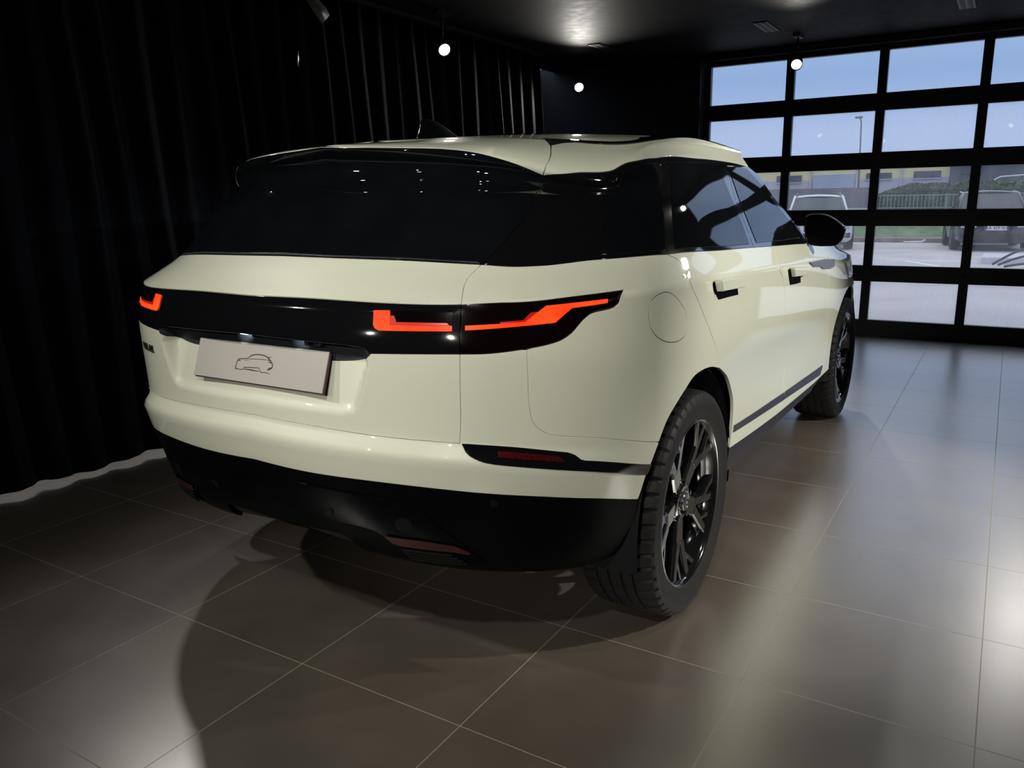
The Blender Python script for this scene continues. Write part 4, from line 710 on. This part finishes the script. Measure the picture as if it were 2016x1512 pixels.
# roof skin between the two roof sides
SE = seg('rail_f')[-1][0]-.10
L = np.array(catmull(RGE)+[RGE[-1]]+catmull([np.array([SE, 1.6199]), np.array([RGE[0][0]-.05, 1.6199])])+[np.array([RGE[0][0]-.05, 1.6199])]); q_ = .5*np.sum(L[:, 0]*np.roll(L[:, 1], -1)-np.roll(L[:, 0], -1)*L[:, 1]); L = L if q_ > 0 else L[::-1]
skin('roof_glass_edge', L, M['glass'], car, mirror=True, grid=.02, gap=.0005)
ZC = (np.array([-.45, .05, .45, 1.0, 1.45]), np.array([1.587, 1.630, 1.650, 1.655, 1.635]))
zc_m = smooth_d(*ZC)
def roof_z(x, y, w, ze): zc = float(herm(ZC[0], ZC[1], zc_m, np.array([y]))[0]); return zc-(zc-ze)*abs(x/w)**2.6
def roof_grid(name, s0, s1, fr, dz, m, yshift=lambda u: 0., yrear=lambda u: 0.):
    ss = np.linspace(s0, s1, 60); V = []; Fc = []; nu = 33
    for s in ss:
        p = F(s, 1.62)[0]
        for k in range(nu):
            u = -1+2*k/(nu-1); x = u*fr*p[0]; f = (s-s0)/(s1-s0); yy = yrear(u)*(1-f); V.append((x, p[1]+yshift(u)*f+yy, roof_z(x, p[1]+yy, max(p[0], .02), p[2])+dz))
    for i in range(len(ss)-1):
        for k in range(nu-1): a = i*nu+k; Fc.append((a, a+1, a+nu+1, a+nu))
    return mesh(name, V, Fc, m, car, True)
roof = roof_grid('roof', .015, SE, 1.0, 0., P_, lambda u: .10*(1-u*u))
def s_at(y, t=1.62): return st_row(y, t)
def st_row(y, t):
    a, b = 0., 4.
    for _ in range(50):
        m_ = (a+b)/2
        if F(m_, t)[0, 1] < y: a = m_
        else: b = m_
    return (a+b)/2
rg = roof_grid('roof_glass', RGE[0][0]-.05, SE-.01, 1.0, .003, M['glass'], lambda u: .10*(1-u*u), lambda u: .38*(1-u*u)); rg['label'] = 'black panoramic glass of the roof'
# shark fin aerial
def fin():
    bm = bmesh.new(); rows = []
    for z, y0, y1, w in ((0, -.10, .16, .038), (.012, -.095, .15, .030), (.035, -.085, .09, .016), (.058, -.078, .02, .008), (.066, -.072, -.03, .003)):
        r = []
        for k in range(16):
            a = 2*math.pi*k/16; r.append(bm.verts.new((w*math.sin(a)*(1 if math.cos(a) > 0 else .8), (y0+y1)/2-(y1-y0)/2*math.cos(a), z)))
        rows.append(r)
    for a, b in zip(rows, rows[1:]):
        for k in range(16): bm.faces.new((a[k], a[(k+1) % 16], b[(k+1) % 16], b[k]))
    bm.faces.new(rows[-1]); o = obj_bm('roof_aerial', bm, W_, car, True); return o
ae = fin(); ae.location = (0, -.10, 1.612); ae['label'] = 'black shark fin aerial'
# front wings, bonnet, windscreen
def fender():
    a = catmull(seg('f_gap')); a.append(np.array(seg('f_gap')[-1])); a = [np.array(p) for p in a]
    arc = [st_of(2.874-.455*math.cos(q), .386+.455*math.sin(q)) for q in np.linspace(.02, math.pi+.2, 40)]
    s_end = 5.25; low = arc[-1]; top_s = a[0][0]
    L = a+arc+catmull([low, np.array([low[0]+.25, .44]), np.array([s_end+.13, .44])])+catmull([np.array([s_end+.13, .44]), np.array([s_end, 1.2475])])+catmull([np.array([s_end, 1.2475]), np.array([top_s+.05, 1.2475])])
    out = [L[0]]
    for p in L[1:]:
        if np.hypot(*(p-out[-1])) > .004: out.append(p)
    L = np.array(out); q = .5*np.sum(L[:, 0]*np.roll(L[:, 1], -1)-np.roll(L[:, 0], -1)*L[:, 1])
    return L if q > 0 else L[::-1]
fen = skin('front_wing', fender(), P_, car, mirror=True, grid=.03)
def bonnet():
    ss = np.linspace(seg('f_gap')[0][0]+.05, 5.25, 40); V = []; Fc = []; nu = 25
    for i, s in enumerate(ss):
        p = F(s, 1.2475)[0]; cr = .055*math.sin(min(1, i/30+.25)*math.pi*.5)*min(1., p[0]/.5)
        for k in range(nu): u = -1+2*k/(nu-1); V.append((u*p[0], p[1]+(.0 if i else 0), p[2]+cr*(1-abs(u)**2.4)))
    for i in range(len(ss)-1):
        for k in range(nu-1): a = i*nu+k; Fc.append((a, a+1, a+nu+1, a+nu))
    return mesh('bonnet', V, Fc, P_, car, True)
bonnet()
def windscreen():
    A = [F(*p)[0] for p in catmull(seg('ap'), .03)][:-2]; V = []; Fc = []; nu = 21
    for i, p in enumerate(A):
        f = i/(len(A)-1)
        for k in range(nu): u = -1+2*k/(nu-1); V.append((u*p[0]*.995, p[1]+(.12+.16*f)*(1-u*u), p[2]-.006+(.09*(1-f)+.02*f)*(1-abs(u)**2.2)))
    for i in range(len(A)-1):
        for k in range(nu-1): a = i*nu+k; Fc.append((a, a+1, a+nu+1, a+nu))
    return mesh('windscreen', V, Fc, M['glass'], car, True)
windscreen()
bm = bmesh.new(); add_box(bm, (0, 3.60, .66), (1.30, .12, .40)); gr = obj_bm('front_grille', bm, M['gloss'], car, bevel=.02)
box('front_intake', (0, 3.56, .38), (1.5, .16, .16), M['matte'], car, .03)
# vent blade on front door and wing
VENT = [[3.3303, 1.1426], [3.7492, 1.1437], [4.0161, 1.1394], [4.0055, 1.1224], [3.8984, 1.1199], [3.6921, 1.123], [3.6008, 1.1302], [3.4341, 1.1322]]
L = np.array(VENT); q_ = .5*np.sum(L[:, 0]*np.roll(L[:, 1], -1)-np.roll(L[:, 0], -1)*L[:, 1]); L = L if q_ > 0 else L[::-1]
skin('side_vent', L, M['vent'], car, off=.006, thick=.006, gap=0, grid=.02, edge=.002, mirror=True)
# dark inner shell, wheel houses and underbody
def shell():
    ss = np.concatenate([np.linspace(-5.2, -SR, 120), np.linspace(-SR, SR, 121)[1:-1], np.linspace(SR, 5.2, 120)]); ts = np.linspace(.42, 1.60, 52)
    S_, T_ = np.meshgrid(ss, ts, indexing='ij'); Pn = F(S_, T_)-FN(S_, T_)*.013; n1, n2 = Pn.shape[:2]; V = Pn.reshape(-1, 3); Fc = []
    for i in range(n1-1):
        for j in range(n2-1):
            c = Pn[i:i+2, j:j+2].mean((0, 1)); s = abs(S_[i, j]); t = T_[i, j]
            if abs(c[0]) > .5 and min(math.hypot(c[1], c[2]-.386), math.hypot(c[1]-2.874, c[2]-.386)) < .53: continue
            if s < .85 and .74 < t < 1.12: continue
            if t > 1.44 or (c[1] > 1.15 and t > 1.20): continue
            Fc.append((i*n2+j, (i+1)*n2+j, (i+1)*n2+j+1, i*n2+j+1))
    o = mesh('body_shell', V, Fc, M['matte'], car, True); return o
shell()
for y in (0, 2.874):
    for sg in (1, -1):
        V, Fc = [], []; n = 30
        for i in range(n+1):
            a = -.15+(math.pi+.3)*i/n; c, s = math.cos(a), math.sin(a)
            V += [(sg*.58, y-.47*c, .386+.47*s), (sg*.925, y-.47*c, .386+.47*s), (sg*.942, y-.456*c, .386+.456*s)]
        for i in range(n): b = i*3; Fc += [(b, b+1, b+4, b+3), (b+1, b+2, b+5, b+4)]
        V.append((sg*.58, y, .386)); k = len(V)-1
        for i in range(n): Fc.append((k, i*3, i*3+3))
        mesh('wheel_housing', V, Fc, M['matte'], car, True)
bm = bmesh.new()
add_box(bm, (0, 1.65, .30), (1.10, 3.6, .10)); add_box(bm, (0, 1.43, .34), (1.72, 1.85, .08)); add_cyl(bm, (-.45, -.42, .37), (.45, -.42, .37), .08); add_box(bm, (0, 0, .36), (1.2, .12, .10)); add_box(bm, (0, 2.874, .36), (1.2, .12, .10))
obj_bm('underbody', bm, M['matte'], car)
# ---- number plate with its line drawing
PLT = {'frame': [[0.0192, -0.9873, 0.96], [1.0, 0.0, 0.0], [0.0, 0.3331, 0.9429], [0.0, -0.9429, 0.3331]], 'size': (0.52, 0.112), 'ink': [([(-0.0404, 0.0132), (-0.034, 0.0185), (-0.0247, 0.0229), (-0.0125, 0.0254), (0.0001, 0.0265), (0.0129, 0.0261), (0.0261, 0.0244), (0.0423, 0.0201), (0.0491, 0.0228)], 0.0032), ([(0.0324, 0.0232), (0.0419, 0.0176), (0.0493, 0.0122), (0.0573, 0.0062), (0.0614, 0.0002), (0.0602, -0.0052), (0.0541, -0.0104), (0.0451, -0.0144)], 0.0034), ([(-0.0404, 0.0132), (-0.0527, 0.0103), (-0.0628, 0.0087), (-0.076, 0.0086), (-0.0804, 0.0053), (-0.084, -0.0031), (-0.085, -0.0116), (-0.0879, -0.0166), (-0.0822, -0.0179)], 0.0026), ([(-0.0629, 0.009), (-0.0269, 0.0115), (0.0034, 0.0135), (0.0287, 0.0143), (0.0565, 0.0136)], 0.0016), ([(-0.0832, 0.0018), (-0.0773, 0.0034), (-0.069, 0.0041)], 0.003), ([(-0.054, 0.0051), (-0.0334, 0.0062)], 0.002), ([(0.0413, 0.0083), (0.0505, 0.0077), (0.0584, 0.0081)], 0.003), ([(0.0382, 0.0123), (0.0482, 0.0125)], 0.002), ([(-0.0891, -0.0222), (-0.0548, -0.0215), (-0.0514, -0.0146), (-0.0207, -0.0125), (0.0088, -0.0111), (0.0148, -0.0184), (0.0203, -0.0222), (0.0378, -0.0212), (0.0595, -0.0237)], 0.0022), ([(-0.0523, -0.0191), (-0.0188, -0.0195), (0.0112, -0.0202)], 0.004), ([(-0.0514, -0.0146), (0.0088, -0.0111)], 0.0022), ([(0.0435, -0.0139), (0.0496, -0.0087), (0.0612, -0.0051)], 0.004), ([(-0.0875, -0.018), (-0.0814, -0.0211), (-0.068, -0.0213)], 0.003)]}
plate_c, plate_u, plate_v, plate_n = [Vector(v) for v in PLT['frame']]
def on_plate(a, b, d=0.): return plate_c+plate_u*a+plate_v*b+plate_n*d
bm = bmesh.new(); w, h = PLT['size']
vs = [[bm.verts.new(on_plate(sx*w/2, sy*h/2, d)) for sx, sy in ((-1, -1), (1, -1), (1, 1), (-1, 1))] for d in (0, .005)]
bm.faces.new(vs[1]); bm.faces.new(vs[0][::-1])
for i in range(4): bm.faces.new((vs[0][i], vs[0][(i+1) % 4], vs[1][(i+1) % 4], vs[1][i]))
np_o = obj_bm('number_plate', bm, M['plate'], car, bevel=.001); np_o['label'] = 'pale grey show plate with a line drawing of a car'
def ribbon(bm, pts, w):
    pts = [Vector((*p, 0)) for p in pts]; L = []
    for i, p in enumerate(pts):
        d = (pts[min(i+1, len(pts)-1)]-pts[max(i-1, 0)]).normalized(); n = Vector((-d.y, d.x, 0)); k = w*(1 if 0 < i < len(pts)-1 else .45)
        L.append((p+n*k/2, p-n*k/2))
    for (a, b), (c, d) in zip(L, L[1:]):
        bm.faces.new([bm.verts.new(on_plate(q.x, q.y, .0056)) for q in (a, b, d, c)])
bm = bmesh.new()
for pts, wd in PLT['ink']: ribbon(bm, pts, wd)
bmesh.ops.remove_doubles(bm, verts=bm.verts, dist=1e-5); obj_bm('car_drawing', bm, M['plate_ink'], np_o)
def plate_block(name, x0, x1, y0, y1, d0, d1, m, par):
    bm = bmesh.new(); vs = [[bm.verts.new(on_plate(x, y, d)) for x, y in ((x0, y0), (x1, y0), (x1, y1), (x0, y1))] for d in (d0, d1)]
    bm.faces.new(vs[1]); bm.faces.new(vs[0][::-1])
    for i in range(4): bm.faces.new((vs[0][i], vs[0][(i+1) % 4], vs[1][(i+1) % 4], vs[1][i]))
    return obj_bm(name, bm, m, par)
plate_block('plate_surround', -w/2+.003, w/2+.0035, -h/2-.0035, h/2-.004, -.004, .001, M['plate_ink'], np_o)
plate_block('plate_base', -w/2+.012, w/2-.012, -h/2+.008, h/2-.008, -.03, -.003, M['satin'], np_o)
# plate lamps, small emblem, reversing camera under the handle
def frame_at(s, t, off, dn=True):
    s = np.array([s]); t = np.array([t]); p = Vector(G(s, t, off, dn)[0]); n = Vector(GN(s, t, off, dn)[0]); u = Vector((0, 0, 1)).cross(n).normalized(); v = n.cross(u); return p, u, v, n
def slab(name, fr, w, h, d, m, parent, bevel=.001):
    p, u, v, n = fr; bm = bmesh.new(); g = add_box(bm, (0, 0, 0), (w, h, d)); o = obj_bm(name, bm, m, parent, bevel=bevel)
    o.matrix_world = Matrix(((u.x, v.x, n.x, p.x), (u.y, v.y, n.y, p.y), (u.z, v.z, n.z, p.z), (0, 0, 0, 1))); return o
SMALL = {'led_a': [-0.0477, 1.0316], 'led_b': [0.1686, 1.0345], 'emblem': [0.0084, 1.0404], 'camera': [0.2241, 1.0435], 'badge': [-0.5337, 0.973]}
for k in ('led_a', 'led_b'):
    s, t = SMALL[k]; fr = frame_at(s, t+.012, .002); slab('plate_lamp', fr, .035, .010, .004, M['led'], hd)
    ld = bpy.data.lights.new('plate_light', 'SPOT'); ld.energy = .22; ld.color = (.75, .9, 1.); ld.spot_size = 1.5; ld.shadow_soft_size = .01
    lo = bpy.data.objects.new('plate_light', ld); COL.objects.link(lo); lo.location = fr[0]+fr[3]*.030+Vector((0, 0, -.006)); lo.rotation_euler = (fr[3]*-1.+Vector((0, 0, .12))).to_track_quat('-Z', 'Y').to_euler(); lo.parent = hd
s, t = SMALL['emblem']; slab('emblem', frame_at(s, t, .003), .050, .018, .004, M['chrome'], hd, .002)
s, t = SMALL['camera']; p, u, v, n = frame_at(s, t, 0.)
bm = bmesh.new(); add_box(bm, (0, 0, .012), (.055, .022, .024)); cm = obj_bm('reversing_camera', bm, M['clad'], hd, bevel=.004)
cm.matrix_world = Matrix(((u.x, v.x, n.x, p.x), (u.y, v.y, n.y, p.y), (u.z, v.z, n.z, p.z), (0, 0, 0, 1)))
bm = bmesh.new(); add_cyl(bm, (0, 0, .024), (0, 0, .028), .009); ln = obj_bm('camera_lens', bm, M['glass'], cm)
# model badge
s, t = SMALL['badge']; p, u, v, n = frame_at(s, t, .001)
bd = text('model_badge', 'VELAR', .034, W_, tg_low, .0025, 1.25)
bd.matrix_world = Matrix(((u.x, v.x, n.x, p.x), (u.y, v.y, n.y, p.y), (u.z, v.z, n.z, p.z), (0, 0, 0, 1)))
# ---- door mirrors
MIR = {'y': 1.85, 'pts': [(0.8787, 1.297), (0.9175, 1.3066), (0.9684, 1.3035), (1.0119, 1.2842), (1.0561, 1.2524), (1.0707, 1.2385), (1.0724, 1.2087), (1.0582, 1.169), (1.0375, 1.1485), (0.9844, 1.1432), (0.928, 1.145), (0.8994, 1.1549), (0.8822, 1.1894), (0.8773, 1.2483)]}
def door_mirror(sg):
    y0 = MIR['y']; pts = [np.array(p) for p in MIR['pts']]; c = np.mean(pts, 0)
    ring = catmull_loop(pts, .012); n = len(ring)
    V = []; Fc = []; prof = [(.0, .94), (-.006, .985), (.004, 1.0), (.03, .99), (.06, .93), (.085, .80), (.10, .55), (.105, .2)]
    for dy, k in prof:
        for p in ring: q = c+(p-c)*k; V.append((sg*q[0], y0+dy, q[1]))
    for r in range(len(prof)-1):
        for i in range(n): a = r*n+i; b = r*n+(i+1) % n; Fc.append((a, b, b+n, a+n))
    Fc.append(tuple(range((len(prof)-1)*n, len(prof)*n)))
    o = mesh('door_mirror', V, Fc, W_, car, True)
    bm = bmesh.new(); bmesh.ops.recalc_face_normals(bm, faces=bm.faces); bm.from_mesh(o.data); bmesh.ops.recalc_face_normals(bm, faces=bm.faces); bm.to_mesh(o.data); bm.free()
    g = [(sg*(c+(p-c)*.90)[0], y0+.010+.22*((p-c)*.90)[1], (c+(p-c)*.90)[1]) for p in ring]; f = [tuple(range(n))]
    mg = mesh('mirror_glass', g+[(x, y+.004, z) for x, y, z in g], [tuple(range(n)), tuple(range(2*n-1, n-1, -1))]+[(i, i+n, (i+1) % n+n, (i+1) % n) for i in range(n)], M['gloss'], o)
    bm = bmesh.new(); add_box(bm, (sg*(.875), y0+.05, 1.165), (.09, .07, .028)); obj_bm('mirror_arm', bm, W_, o, bevel=.008)
    return o
for sg in (1, -1): door_mirror(sg)
# ---- wheels
def tread_prof():
    # (across from the inner shoulder, radius)
    R0 = .386; w = .1325
    P = [(-w+.004, .305), (-w, .325), (-w-.002, .345), (-w+.003, .364), (-w+.012, .376), (-.108, R0-.0035), (-.080, R0-.001)]
    for c in (-.062, -.022, .022, .062): P += [(c-.0062, R0-.0008), (c-.0055, R0-.008), (c+.0055, R0-.008), (c+.0062, R0-.0008)]
    P += [(.080, R0-.001), (.108, R0-.0035), (w-.012, .376), (w-.003, .364), (w+.002, .345), (w, .325), (w-.004, .305), (w-.018, .280)]
    return P
def wheel(y, sg):
    root = empty('wheel', (sg*.832, y, .386)); root.parent = car; root.rotation_euler = (0, 0, 0 if sg > 0 else math.pi)
    pr = tread_prof(); n = 300; V = []; Fc = []; k = len(pr)
    for i in range(n):
        a = 2*math.pi*i/n
        for q, (h, r) in enumerate(pr):
            aa = a+(.018*math.sin(h*38) if .36 < r else 0)
            sh = abs(h) > .068 and r > .37
            if sh and i % 6 == 0: r -= .008
            elif r > .383 and (i+2) % 6 == 0 and abs(h) < .06: r -= .003
            V.append((h, r*math.cos(aa), r*math.sin(aa)))
    for i in range(n):
        j = (i+1) % n
        for q in range(k-1): Fc.append((i*k+q, i*k+q+1, j*k+q+1, j*k+q))
    ty = mesh('tyre', V, Fc, M['rubber'], root, True); ty.data.set_sharp_from_angle(angle=.42)
    lathe('tyre_wall_ring', [(.1335, .338), (.1350, .340), (.1350, .343), (.1335, .345)], 96, M['rubber'], ty)
    rim = lathe('rim', [(-.115, .262), (-.10, .268), (-.02, .250), (.075, .262), (.098, .276), (.108, .284), (.116, .290), (.121, .289), (.122, .284), (.116, .277), (.104, .270), (.08, .264)], 128, M['rim'], root)
    bm = bmesh.new()
    def bar(r0, a0, w0, x0, r1, a1, w1, x1, d0=.034, d1=.024):
        q = []
        for r, a, w_, x, d in ((r0, a0, w0, x0, d0), (r1, a1, w1, x1, d1)):
            e = Vector((0, math.cos(a), math.sin(a))); t = Vector((0, -math.sin(a), math.cos(a)))
            q.append([e*r+t*(sx*w_/2*f)+Vector((xx, 0, 0)) for sx, xx, f in ((-1, x-d, 1.0), (1, x-d, 1.0), (1, x-.008, 1.), (1, x, .72), (-1, x, .72), (-1, x-.008, 1.))])
        A = [bm.verts.new(v) for v in q[0]]; B = [bm.verts.new(v) for v in q[1]]
        for i in range(6): bm.faces.new((A[i], A[(i+1) % 6], B[(i+1) % 6], B[i]))
        bm.faces.new(A[::-1]); bm.faces.new(B)
    def spoke(a):
        nonlocal bm
        bm = bmesh.new(); f = math.radians
        bar(.040, a, .070, .082, .152, a-f(1), .078, .088)
        bar(.140, a-f(6), .044, .088, .274, a-f(16.5), .038, .106); bar(.140, a+f(6), .042, .088, .274, a+f(11.5), .036, .106)
        bar(.205, a-f(11.0), .026, .097, .274, a-f(2.5), .022, .106)
        bar(.190, a+f(9), .030, .095, .274, a+f(26), .030, .106)
        o = obj_bm('spoke', bm, M['rim'], root, bevel=.0025); return o
    for i in range(5): spoke(math.radians(-97+72*i))
    hub = lathe('wheel_hub', [(.03, .085), (.07, .080), (.088, .062), (.092, .045), (.084, .040), (.084, .001)], 48, M['rim'], root)
    for i in range(5):
        a = math.radians(-61+72*i); cyl('wheel_nut', (.07, .062*math.cos(a), .062*math.sin(a)), (.093, .062*math.cos(a), .062*math.sin(a)), .010, M['rim'], hub, n=6, bevel=.0015)
    cap = lathe('hub_cap', [(.080, .034), (.094, .033), (.097, .030), (.0965, .0)], 40, M['clad'], root); lathe('cap_ring', [(.0955, .031), (.0985, .031), (.0985, .0275), (.0955, .0275), (.0955, .031)], 40, M['chrome'], cap)
    lathe('brake_disc', [(-.01, .06), (.012, .06), (.012, .165), (-.01, .165), (-.01, .06)], 64, M['disc'], root)
    bm = bmesh.new()
    for q in range(7): a = math.radians(140+q*9); add_box(bm, (.012, .16*math.cos(a), .16*math.sin(a)), (.06, .03, .05), Matrix.Rotation(a, 3, 'X'))
    obj_bm('brake_caliper', bm, M['satin'], root, bevel=.004)
    return root
for y in (0., 2.874):
    for sg in (1, -1): wheel(y, sg)
